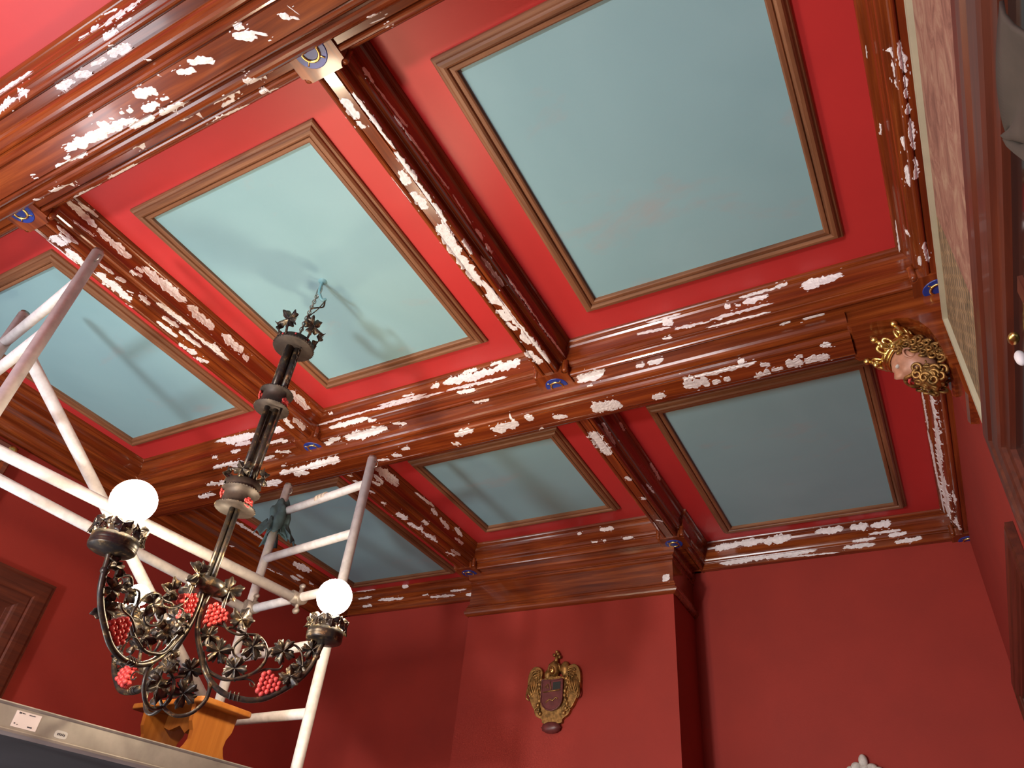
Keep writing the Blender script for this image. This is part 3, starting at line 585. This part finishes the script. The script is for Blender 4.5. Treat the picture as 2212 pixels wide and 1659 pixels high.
# ------------------------------------------------------------------ scaffold
SC = empty('scaffold_tower', V(-1.19, .72, FLOOR), label='grey painted tubular scaffold tower with two ladder ends behind the chandelier', cat='scaffold')
P1 = Vector((-.983, 1.025)); uu = Vector((-.985, .171)).normalized(); vv = Vector((.171, .985)).normalized(); Wd = .306; Ln = .664
P2 = P1+uu*Wd; P3 = P1-vv*Ln; P4 = P3+uu*Wd
TR = .0100*S
def G(p, z): return V(p.x, p.y, z)
def tubeobj(name, a, b, r_=TR, parent=SC, mat='tube', n=16, **kw): return MB().tube([a, b], r_, n).build(name, M[mat], parent, **kw)
for p, zt in ((P1, .842), (P2, .862), (P3, .889), (P4, .902)):
    po = tubeobj('post', G(p, FLOOR), G(p, zt))
    sp_ = MB(); sp_.lathe([(TR*.86, -.02), (TR*.86, .012), (TR*.5, .016), (TR*.45, .004)], G(p, zt), (0,0,1), 14)
    sp_.tube([G(p, zt)+Vector((TR*1.0, 0, -.02)), G(p, zt)+Vector((TR*1.9, 0, -.035)), G(p, zt)+Vector((TR*1.9, 0, -.055)), G(p, zt)+Vector((TR*1.0, 0, -.062))], .003, 6)
    sp_.build('locking_clip', M['steel'], po)
for z in (.779, .662, .543, .437, .312, .10, -.02, -.14, -.26, -.38, -.50): rg1 = tubeobj('rung', G(P1, z), G(P2, z+.008), TR*.92)
for z in (.82, .705, .585, .465, .345, .10, -.02, -.14, -.26, -.38, -.50): tubeobj('rung', G(P3, z), G(P4, z+.008), TR*.92)
tr = SC.children
for a in (.30, .37, .44):
    q = P1+uu*Wd*(.28+a*.55); MB().tube([G(q, .781+.008*.5)-Vector((uu.x, uu.y, 0))*.012, G(q, .781+.008*.5)+Vector((uu.x, uu.y, 0))*.012], TR*1.03, 16).build('tape_band', M['tape'], SC)
def coupler(p, z):
    cb = MB(); o = G(p, z); ux = Vector((uu.x, uu.y, 0)); vx = Vector((vv.x, vv.y, 0))
    cb.tube([o-ux*.030, o+ux*.030], TR*1.28, 14); cb.tube([o+ux*.0-vx*.050, o+vx*.012], TR*1.25, 14)
    cb.tube([o+Vector((0,0,-.055)), o+Vector((0,0,.060))], .010, 8); cb.ball(o+Vector((0,0,.066)), (.020, .012, .014), 8, 6); cb.ball(o+Vector((0,0,-.058)), (.022, .014, .016), 8, 6)
    cb.build('coupler', M['clamp'], SC)
q1 = P1+uu*Wd*.42; q2 = P2
coupler(q1, .543); coupler(q2-uu*.015, .552); coupler(P2-uu*.02, .318)
tubeobj('side_rail', G(q1+vv*.0, .541), G(q1-vv*(Ln+.05), .560))
tubeobj('side_rail', G(q2, .549), G(q2-vv*(Ln+.05), .600))
tubeobj('diagonal_brace', G(P2-uu*.015, .318), G(P3+uu*.10, .722))
# platform, seen from below, with two stickers on its edge
PF = empty('scaffold_platform', G((P1+P4)/2, .172), label='scaffold platform with dull metal edge and two stickers, lower left corner', cat='platform')
def PO(s_, u_, z): return G(P3+vv*s_+uu*u_, z)
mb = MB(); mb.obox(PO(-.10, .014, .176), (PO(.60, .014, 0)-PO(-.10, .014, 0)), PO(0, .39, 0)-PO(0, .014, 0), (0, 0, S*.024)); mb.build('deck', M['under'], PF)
er = MB()
pr = [(.016, .205), (-.0125, .2055), (-.0135, .2040), (-.0125, .2025), (-.0110, .2015), (-.0110, .1765), (-.0130, .1750), (-.0125, .1725), (.016, .172)]
er.add([PO(-.10, u_, z) for u_, z in pr]+[PO(.60, u_, z) for u_, z in pr], [(i, (i+1) % 9, 9+(i+1) % 9, 9+i) for i in range(9)]+[tuple(range(9)), tuple(range(9, 18))[::-1]])
er.build('edge_channel', M['alu'], PF)
def sticker(s0, s1, z0, z1, mat, ov=False):
    if ov: pts = [((s0+s1)/2+(s1-s0)/2*math.copysign(abs(math.cos(t))**.5, math.cos(t)), (z0+z1)/2+(z1-z0)/2*math.copysign(abs(math.sin(t))**.6, math.sin(t))) for t in [2*PI*i/24 for i in range(24)]]
    else: pts = [(s0, z0), (s1, z0), (s1, z1), (s0, z1)]
    mb = MB(); n = len(pts); a = [PO(s_, -.0113, z) for s_, z in pts]; b = [PO(s_, -.0108, z) for s_, z in pts]
    mb.add(a+b, [tuple(range(n)), tuple(range(n, 2*n))[::-1]]+[(i, (i+1) % n, n+(i+1) % n, n+i) for i in range(n)])
    return mb.build('sticker', M[mat], PF)
st = sticker(.206, .238, .1795, .1985, 'paper')
ik = MB()
for s_, z, w_, h_ in ((.2095, .1955, .0030, .0018), (.2135, .1960, .004, .0007), (.2225, .1958, .008, .0007), (.2085, .1830, .0018, .0012), (.2125, .1822, .0012, .0008), (.226, .1820, .006, .0014)):
    ik.obox(PO(s_, -.01135, z), PO(w_, 0, 0)-PO(0, 0, 0), PO(0, -.0004, 0)-PO(0, 0, 0), (0, 0, h_*S))
ik.build('print', M['ink'], st)
st2 = sticker(.262, .279, .1790, .1885, 'paper2', True)
ik = MB()
for i in range(5): ik.obox(PO(.2655+.0022*i, -.01135, .1825+.0004*(i % 2)), PO(.0014, 0, 0)-PO(0, 0, 0), PO(0, -.0004, 0)-PO(0, 0, 0), (0, 0, .0026*S))
ik.build('print', M['ink'], st2)
# pine stool on the platform
c0 = Vector((-1.040, .840)); eL = Vector((-1.235, .855))-c0; eR = (Vector((-1.065, .930))-c0)*1.12
eLn = eL.normalized(); eRn = Vector((eLn.y, -eLn.x)); eRn = eRn if eRn.dot(eR) > 0 else -eRn
ex = Vector((eL.x, eL.y, 0))*S; ey = Vector((eRn.x, eRn.y, 0))*S*.105; zt = .293
SH = empty('pine_stool', V(c0.x, c0.y, .205), label='small honey coloured pine stool with shaped ends standing on the scaffold platform', cat='stool')
def rr(w_, h_, r_=.02):
    pts = []
    for cx, cy, a0 in ((w_-r_, h_-r_, 0), (r_, h_-r_, PI/2), (r_, r_, PI), (w_-r_, r_, 3*PI/2)):
        pts += [(cx+r_*math.cos(a0+t), cy+r_*math.sin(a0+t)) for t in (0, .52, 1.05, 1.57)]
    return pts
tb = MB().prism(rr(ex.length, ey.length), V(c0.x, c0.y, zt-.009), ex.normalized(), ey.normalized(), (0,0,S*.009)).build('seat_board', M['pine'], SH)
bv = tb.modifiers.new('bevel', 'BEVEL'); bv.width = .006; bv.segments = 3; bv.limit_method = 'ANGLE'
hgt = S*(zt-.009-.205)
def endpoly(w_):
    L_ = [(0, 0), (.01, .02), (.03, .045), (.042, .07), (.038, .10), (.020, .13), (.012, hgt)]
    L_ = [(w_*a/.25, b) for a, b in L_]
    foot = [(w_*.62, 0), (w_*.56, .018), (w_*.44, .018), (w_*.38, 0)]
    return L_[::-1] + foot[::-1] + [] if False else [(a, b) for a, b in L_][::-1]+[(w_*.30, 0), (w_*.38, .020), (w_*.50, .028), (w_*.62, .020), (w_*.70, 0)]+[(w_-a, b) for a, b in L_]
wE = ey.length*.92
for k in (.14, .80):
    o = V(c0.x, c0.y, .205)+ex*k+ey*.04
    leg = MB().prism(endpoly(wE), o, ey.normalized(), (0,0,1), ex.normalized()*.022).build('leg', M['pine'], SH)
o = V(c0.x, c0.y, zt-.009)+ex*.15+ey*.48
wL = ex.length*.66
MB().prism([(0, 0), (wL, 0), (wL, -.045), (wL*.85, -.060), (wL*.65, -.045), (wL*.5, -.075), (wL*.35, -.045), (wL*.15, -.060), (0, -.045)], o, ex.normalized(), (0,0,1), ey.normalized()*.02).build('stretcher', M['pine'], SH)
# rag knotted round the far post
rg_ = MB(); oc = G(P2, .792); vs = []; fs = []; nu, nv = 40, 22; crn = 5.0
for j in range(nv+1):
    for i in range(nu):
        a = 2*PI*i/nu; t = j/nv
        nz = mnoise.noise(Vector((math.cos(a)*1.6+crn, math.sin(a)*1.6, t*2.6)))
        fl = .5+.5*math.cos(a*3+1.1+t*2)
        R_ = .030+.030*math.sin(PI*min(1, t*1.15))*(.6+.9*nz)+.040*t*fl*(t > .25)
        zz = .065-.20*t-.035*fl*t+.03*nz
        sh_ = Vector((.9, -.2, 0))*.045*t
        vs.append(oc+Vector((math.cos(a)*R_, math.sin(a)*R_, zz))+sh_)
for j in range(nv):
    for i in range(nu): fs.append((j*nu+i, j*nu+(i+1) % nu, (j+1)*nu+(i+1) % nu, (j+1)*nu+i))
rg_.add(vs, fs, True)
for k in range(3):
    a0 = .4+k*2.2; base = oc+Vector((math.cos(a0)*.05, math.sin(a0)*.05, -.07)); vs = []
    for j in range(9):
        for i in range(7):
            t = j/8; u_ = i/6-.5
            vs.append(base+Vector((math.cos(a0)*.06*t+math.sin(a0)*u_*(.05+.05*t), math.sin(a0)*.06*t-math.cos(a0)*u_*(.05+.05*t), -.12*t+.018*math.sin(u_*9+k+3*t)))+Vector((.02*t, 0, 0)))
    rg_.add(vs, [(j*7+i, j*7+i+1, (j+1)*7+i+1, (j+1)*7+i) for j in range(8) for i in range(6)], True)
cl = rg_.build('rag', M['cloth'], label='dark teal rag knotted round the top of the rear left scaffold post', cat='cloth')
md = cl.modifiers.new('thick', 'SOLIDIFY'); md.thickness = .004

# ------------------------------------------------------------------ chandelier
AX, AY = -.878, .652
CHD = empty('chandelier', V(-.866, .654, .9965), label='wrought iron vine chandelier with lit globes and red grape clusters', cat='chandelier')
def A(x, y, z): return V(AX+x, AY+y, z)
# hook, chain, cable
hk = smooth_pts([V(-.866, .654, .997), V(-.866, .654, .972), V(-.860, .656, .955), V(-.856, .660, .948), V(-.852, .664, .952)], 5)
MB().tube(hk, .0030*S, 10).build('ceiling_hook', M['turq_metal'], CHD, label='turquoise painted ceiling hook')
MB().lathe([(0, -.004*S), (.006*S, -.003*S), (.009*S, 0)], V(-.866, .654, .9965), (0,0,1), 18).build('ceiling_rose', M['turq_metal'], CHD)
loop = [V(-.866-.006*math.sin(t), .654, .984-.014*(1-math.cos(t))) for t in [2*PI*i/20 for i in range(20)]]
MB().tube(loop, .0013*S, 6, closed=True).build('shackle', M['steel'], CHD)
pa, pb = V(-.868, .654, .960), A(0, 0, .842)
nl = 17
for i in range(nl):
    t = (i+.5)/nl; c_ = pa.lerp(pb, t); dr_ = (pb-pa).normalized(); Ll = (pb-pa).length/nl*.80; sd_ = dr_.orthogonal().normalized()
    if i % 2: sd_ = dr_.cross(sd_)
    pts = [c_+dr_*Ll*.98*math.cos(a)*(.75+.25*abs(math.cos(a)))+sd_*.0075*math.sin(a) for a in [2*PI*k/14 for k in range(14)]]
    MB().tube(pts, .0024, 6, closed=True).build('chain_link', M['steel'], CHD)
cb = MB(); cb.tube(smooth_pts([V(-.852, .664, .950), V(-.860, .660, .925), V(-.872, .655, .905), A(.006, 0, .880), A(.004, 0, .845)], 6), .0011*S, 6)
cb.tube(smooth_pts([V(-.853, .663, .950), V(-.857, .668, .938), V(-.862, .660, .930), V(-.868, .650, .922)], 6), .0016*S, 6)
cb.ball(V(-.872, .655, .906), (.008, .008, .012), 8, 6); cb.build('cable', M['iron'], CHD)
def leafmesh(mb, c, nrm, up, R_, seed=0, lobes=5):
    rn = random.Random(seed); n = nrm.normalized(); u_ = (up-n*up.dot(n)).normalized(); w_ = n.cross(u_); N = lobes*12; rings = (0, .34, .68, 1.0)
    top = []; bot = []
    ja = [rn.uniform(.85, 1.12) for _ in range(lobes)]
    for t in rings:
        for k in range(N):
            th = 2*PI*k/N; ph = (th*lobes/(2*PI)) % 1; lb = int(th*lobes/(2*PI)) % lobes
            edge = .48+.50*abs(math.sin(PI*ph))**.42*ja[lb]-.085*math.cos(PI*ph*6)
            rr_ = R_*t*(edge if t > .4 else .6)
            cz = R_*(.26*t*t*math.cos(2*PI*ph)*-1 - .10*t + .10*math.sin(3*th+seed)*t*t)
            p = c+w_*math.sin(th)*rr_+u_*math.cos(th)*rr_+n*cz
            top.append(p+n*.0009); bot.append(p-n*.0009)
    m_ = len(rings); vs = top+bot; o = m_*N; fs = []
    for i in range(m_-1):
        for k in range(N):
            l = (k+1) % N; fs.append((i*N+k, i*N+l, (i+1)*N+l, (i+1)*N+k)); fs.append((o+i*N+k, o+(i+1)*N+k, o+(i+1)*N+l, o+i*N+l))
    for k in range(N): l = (k+1) % N; fs.append(((m_-1)*N+k, (m_-1)*N+l, o+(m_-1)*N+l, o+(m_-1)*N+k))
    mb.add(vs, fs, True)
    for i in range(lobes):       # raised veins
        th = 2*PI*(i+.5)/lobes; q = w_*math.sin(th)+u_*math.cos(th)
        mb.tube([c+n*.001, c+q*R_*.4+n*(R_*.02+.001), c+q*R_*.8+n*(R_*.12)], [.0022, .0018, .0008], 5)
    return mb
def rope(mb, cx, z, r_, n=40, th=.0016):    # beaded rim
    for i in range(n):
        a = 2*PI*i/n; mb.ball(A(cx[0]+r_*math.cos(a), cx[1]+r_*math.sin(a), z), th*S, 6, 4)
# crown plate with leaves
cp = MB().lathe([(0, .8245*S), (.034*S, .8245*S), (.0360*S, .8262*S), (.0360*S, .8290*S), (.034*S, .8305*S), (.031*S, .8330*S), (.031*S, .8400*S), (.0302*S, .8400*S), (.0302*S, .8320*S), (0, .8318*S)], A(0, 0, 0), (0,0,1), 40).build('crown_plate', M['iron_disc'], CHD)
rp = MB(); rope(rp, (0, 0), .8272, .0362, 44, .0012); rp.build('beaded_rim', M['iron'], cp)
for i in range(8):
    a = 2*PI*i/8; MB().ball(A(.0315*math.cos(a), .0315*math.sin(a), .8365), .0020*S, 8, 6).build('red_bead', M['grape'], cp)
for i, a in enumerate((-1.35, -.10, 1.15, 2.4, 3.65)):
    dn = Vector((math.cos(a), math.sin(a), 0)); lf = MB()
    lf.tube(smooth_pts([A(.031*dn.x, .031*dn.y, .834), A(.034*dn.x, .034*dn.y, .845), A(.036*dn.x, .036*dn.y, .855)], 4), .0022*S, 6)
    leafmesh(lf, A(.0375*dn.x, .0375*dn.y, .866), dn-Vector((0,0,.25)), Vector((0,0,1))+dn*.2, .0190*S, i, 5); lf.build('crown_leaf', M['iron'], cp)
# stems
def stem(x0, y0, z0, x1, y1, z1, r_=.0042): return MB().tube([A(x0, y0, z0), A(x1, y1, z1)], r_*S, 12).build('stem_rod', M['iron'], CHD)
for i in range(3):
    a = 2*PI*i/3+.5; c_, s_ = math.cos(a), math.sin(a)
    stem(.0085*c_, .0085*s_, .826, .0085*c_, .0085*s_, .722, .0062)
    stem(.0085*c_, .0085*s_, .692, .0080*c_, .0080*s_, .545, .0046)
    stem(.0048*c_, .0048*s_, .502, .0044*c_, .0044*s_, .372, .0040)
bd_ = MB()
for i in range(34): bd_.ball(A(-.012, -.008, .824-i*.003), .0015*S, 6, 4)
bd_.build('bead_strand', M['iron'], CHD)
tw = MB(); tw.tube([A(.0175+.0012*math.cos(i*.9), .0012*math.sin(i*.9), .824-i*.00165) for i in range(62)], .0010*S, 5); tw.build('twisted_wire', M['iron'], CHD)
stem(.020, .004, .690, .017, .004, .548, .0020)
def rose(parent, x, y, z, dn):
    rs = MB(); o = A(x, y, z); a_ = dn.orthogonal().normalized(); b_ = dn.cross(a_)
    for rr_, nn, tl in ((.0022, 3, .6), (.0045, 5, .35), (.0068, 6, .1)):
        for k in range(nn):
            t = 2*PI*k/nn+rr_*300; q = a_*math.cos(t)+b_*math.sin(t)
            rs.ball(o+q*rr_*S*.75+dn*S*(.0045-rr_*.4), (rr_*S*.55, rr_*S*.55, .0016*S), 10, 6, None, ((q.cross(dn)).normalized(), (dn-q*tl).normalized().cross(q.cross(dn)).normalized(), (dn-q*tl).normalized()))
    rs.ball(o, .004*S, 10, 8); rs.build('rose', M['grape'], parent, label='coral red rose')
def collar(z0, z1, r_d, r_dr, roses):
    cl_ = MB().lathe([(0, z0*S), (r_d*S, z0*S), (r_d*S, (z0+.0022)*S), (r_dr*S, (z0+.003)*S), (r_dr*S, (z1-.003)*S), (r_d*.96*S, (z1-.0022)*S), (r_d*.96*S, z1*S), (0, z1*S)], A(0, 0, 0), (0,0,1), 36).build('collar', M['iron_disc'], CHD)
    rp_ = MB(); rope(rp_, (0, 0), z0+.001, r_d, 40, .0011); rope(rp_, (0, 0), z1-.001, r_d*.96, 40, .0011); rp_.build('beaded_rim', M['iron'], cl_)
    for a, zz in roses: rose(cl_, (r_dr+.002)*math.cos(a), (r_dr+.002)*math.sin(a), zz, Vector((math.cos(a), math.sin(a), 0)))
    return cl_
collar(.690, .724, .0290, .0215, [(-2.45, .716), (.1, .700)])
c3 = collar(.501, .532, .0300, .0235, [(-2.55, .527), (-.05, .507)])
c3b = MB().lathe([(.0235*S, .532*S), (.0270*S, .545*S), (.0262*S, .545*S), (.0225*S, .534*S)], A(0, 0, 0), (0,0,1), 30).build('upper_drum', M['iron_disc'], c3)
for i, a in enumerate((-2.5, -1.0, .4, 2.0)):
    dn = Vector((math.cos(a), math.sin(a), 0)); lf = MB(); leafmesh(lf, A(.029*dn.x, .029*dn.y, .557), dn, Vector((0,0,1)), .0145*S, 20+i); lf.build('collar_leaf', M['iron'], c3)
hub = MB()
for k in range(3): hub.ball(A(.0165*math.cos(math.radians((53, -75, 172)[k])), .0165*math.sin(math.radians((53, -75, 172)[k])), .3755), (.0135*S, .0135*S, .0085*S), 18, 12)
hub = hub.lathe([(0, .368*S), (.010*S, .366*S), (.018*S, .370*S), (.0225*S, .3735*S), (.0240*S, .3740*S), (.0240*S, .3850*S), (.0228*S, .3855*S), (.0210*S, .3790*S), (0, .3785*S)], A(0, 0, 0), (0,0,1), 36).build('hub', M['iron'], CHD)
# arm, designed in its own vertical plane, pointing along +x
ARM = dict(main=[(.0064,.370),(.0045,.352),(.0055,.330),(.0112,.3102),(.0242,.286),(.033,.2719),(.0474,.2566),(.0666,.2463),(.086,.2437),(.1031,.2445),(.1215,.2506),(.1385,.2632),(.1552,.2786),(.1676,.2962),(.1734,.3128),(.1765,.3292),(.1785,.337)],
 loop=[(.0235,.292),(.0296,.2818),(.0388,.2705),(.0523,.2654),(.0662,.2637),(.0843,.2701),(.0988,.2804),(.1067,.2957),(.1057,.3107),(.0989,.3218),(.0868,.329),(.0705,.3273),(.0526,.331),(.0453,.3279)],
 spiral=[(.0750,.3262),(.0676,.3189),(.0614,.3078),(.0647,.2975),(.0761,.2918),(.0834,.2948),(.0873,.3024)],
 vine=[(.0300,.3790),(.0301,.3661),(.0315,.3489),(.0372,.3359),(.047,.3268),(.0616,.3230),(.072,.3270)],
 vineb=[(.0251,.3148),(.0283,.3295),(.0347,.331),(.0400,.3300)],
 out1=[(.1072,.3020),(.1104,.3117),(.1155,.3185),(.1240,.3180)], out2=[(.1268,.3200),(.1340,.3265),(.1418,.3272),(.1526,.3196),(.1576,.3066),(.1590,.300)], out3=[(.094,.277),(.099,.2798),(.1107,.287),(.1278,.2906),(.1316,.2969)],
 curl=[(.070,.2645),(.0788,.2663),(.0911,.2701),(.1001,.2674),(.1029,.2626),(.0978,.2616),(.0954,.2651)],
 low=[(.0190,.297),(.028,.2788),(.0449,.2561),(.0486,.2415),(.0462,.2297),(.0386,.2183),(.0295,.2117),(.0167,.2093),(.0037,.2142),(-.0059,.2233),(-.009,.2351),(-.0055,.2459),(.0042,.2542),(.014,.257)])
def AR(x, z, y=0): return A(x, y, z)
arm = MB().tube(smooth_pts([AR(x, z) for x, z in ARM['main']], 5), .0038*S, 12)
for x0, x1 in ((.0, 1),):
    for kx in range(3):
        xx = .074+.0055*kx; arm.tube([AR(xx+.0008*math.cos(t)+.0006*t, .2452-.0012*kx*0+.0050*math.sin(t), .0050*math.cos(t)) for t in [.45*i for i in range(15)]], .0010*S, 5)
arm.ball(AR(.1745, .3180), (.0052*S,)*3, 12, 8)
arm = arm.build('arm', M['iron'], CHD)
arm.location = A(0, 0, .372)-CHD.location                    # turn the arm about the stem
off = A(0, 0, .372)-CHD.location
arm.data.transform(Matrix.Translation(-off))
for nm_, key, rr_ in (('inner_rod', 'loop', .0028), ('scroll', 'spiral', .0022), ('scroll', 'vine', .0026), ('tendril', 'vineb', .0019), ('tendril', 'out1', .0020), ('tendril', 'out2', .0020), ('tendril', 'out3', .0020), ('tendril', 'curl', .0013), ('lower_scroll', 'low', .0029)):
    pts = smooth_pts([AR(x, z, .0025*math.sin(i*.8)*(key != 'low')) for i, (x, z) in enumerate(ARM[key])], 5)
    MB().tube(pts, [rr_*S*(1-.35*i/len(pts)) for i in range(len(pts))], 8).build(nm_, M['iron'], arm)
lrn = random.Random(5)
for i, (x, z, R_) in enumerate(((.030,.3820,.0185),(.0596,.3441,.0165),(.0251,.3148,.0150),(.0437,.2956,.0165),(.086,.3133,.0165),(.1268,.3139,.0170),(.1667,.327,.0140),(.0708,.2786,.0155),(.1573,.3023,.0130),(.1454,.2833,.0150),(.0176,.2673,.0150),(.0185,.2356,.0175))):
    lf = MB(); n_ = Vector((lrn.uniform(-.35, .35), -1, lrn.uniform(-.5, .3))); up = Vector((lrn.uniform(-1, 1), 0, lrn.uniform(-1, 1)))
    leafmesh(lf, AR(x, z, .004*(-1)**i), n_, up, R_*S*1.08, 40+i); lf.build('leaf', M['iron'], arm)
def grapes(x, z, y, ang, name='grape_cluster'):
    gp = MB(); rows = ((0, 4), (1, 5), (2, 4), (3, 3), (4, 2)); dx = Vector((math.cos(ang), 0, math.sin(ang))); dy = Vector((-math.sin(ang), 0, math.cos(ang)))
    for r_, n_ in rows:
        for k in range(n_):
            for sy in (-1, 1):
                gp.ball(AR(x, z, y)+(dx*(.0125-r_*.0062)+dy*((k-(n_-1)/2)*.0066))*S+Vector((0, sy*.0026*S*(1 if (k+r_) % 2 else .5), 0)), .0036*S, 10, 7)
    gp.build(name, M['grape'], arm, label='coral red grapes', kind='stuff')
grapes(.0235, .3400, 0, 1.1); grapes(.1184, .2670, 0, 1.0)
# cup and globe
cup = MB().lathe([(0, .0), (.006*S, -.001*S), (.012*S, .0015*S), (.0225*S, .0025*S), (.0255*S, .0040*S), (.0262*S, .0062*S), (.0255*S, .0072*S), (.0266*S, .0084*S), (.0256*S, .0096*S), (.0262*S, .0110*S), (.0262*S, .0190*S), (.0252*S, .0190*S), (.0250*S, .0070*S), (0, .0060*S)], AR(.1789, .3370), (0,0,1), 36).build('cup', M['iron'], arm)
cr_ = MB()
for i in range(16):
    a = 2*PI*(i+.5)/16; c_, s_ = math.cos(a), math.sin(a); cc = AR(.1789, .3370); ta = Vector((-s_, c_, 0)); ro = Vector((c_, s_, 0))
    cr_.tube([cc+ro*(.0268+.0012*math.sin(t/2))*S+ta*(.0042*math.cos(t)*(1-t/9))*S+Vector((0,0,(.0240+.0052*math.sin(t)*(1-t/9))*S)) for t in [.5*q for q in range(13)]], .0009*S, 5)
cr_.build('filigree', M['iron'], arm)
for i in range(8):
    a = 2*PI*i/8; dn = Vector((math.cos(a), math.sin(a), .15)); lf = MB(); p_ = AR(.1789, .3370)+Vector((math.cos(a)*.0282, math.sin(a)*.0282, .0285))*S
    leafmesh(lf, p_, dn, Vector((0,0,1)), .0118*S, 70+i, 3); lf.build('gallery_leaf', M['iron'], arm)
MB().lathe([(.0100*S, .008*S), (.0115*S, .020*S), (.0130*S, .040*S)], AR(.1789, .337), (0,0,1), 20).build('lamp_holder', M['iron_disc'], arm)
GL = bpy.data.meshes.new('globe'); 
globe = MB().ball(AR(.1789, .4080), .0262*S, 32, 20).build('globe', M['globe'], arm, label='glowing white globe lamp')
arms = [arm]
for k in range(2):
    arms.append(copy_tree(arm, CHD))
for a_o, phi, sc_ in zip(arms, (53.0, -74.8, 172.0), (1.0, 1.055, 1.073)):
    a_o.rotation_euler = (0, 0, math.radians(phi)); a_o.scale = (sc_, sc_, 1)
for ch in arms[2].children:                                   # the far lamp carries a smaller bulb
    if ch.name.startswith('globe'):
        me = ch.data.copy(); ch.data = me; c_ = AR(.1789, .4080)-A(0, 0, .372)
        for v_ in me.vertices: v_.co = c_+(v_.co-c_)*.62+Vector((0, 0, -.010*S))
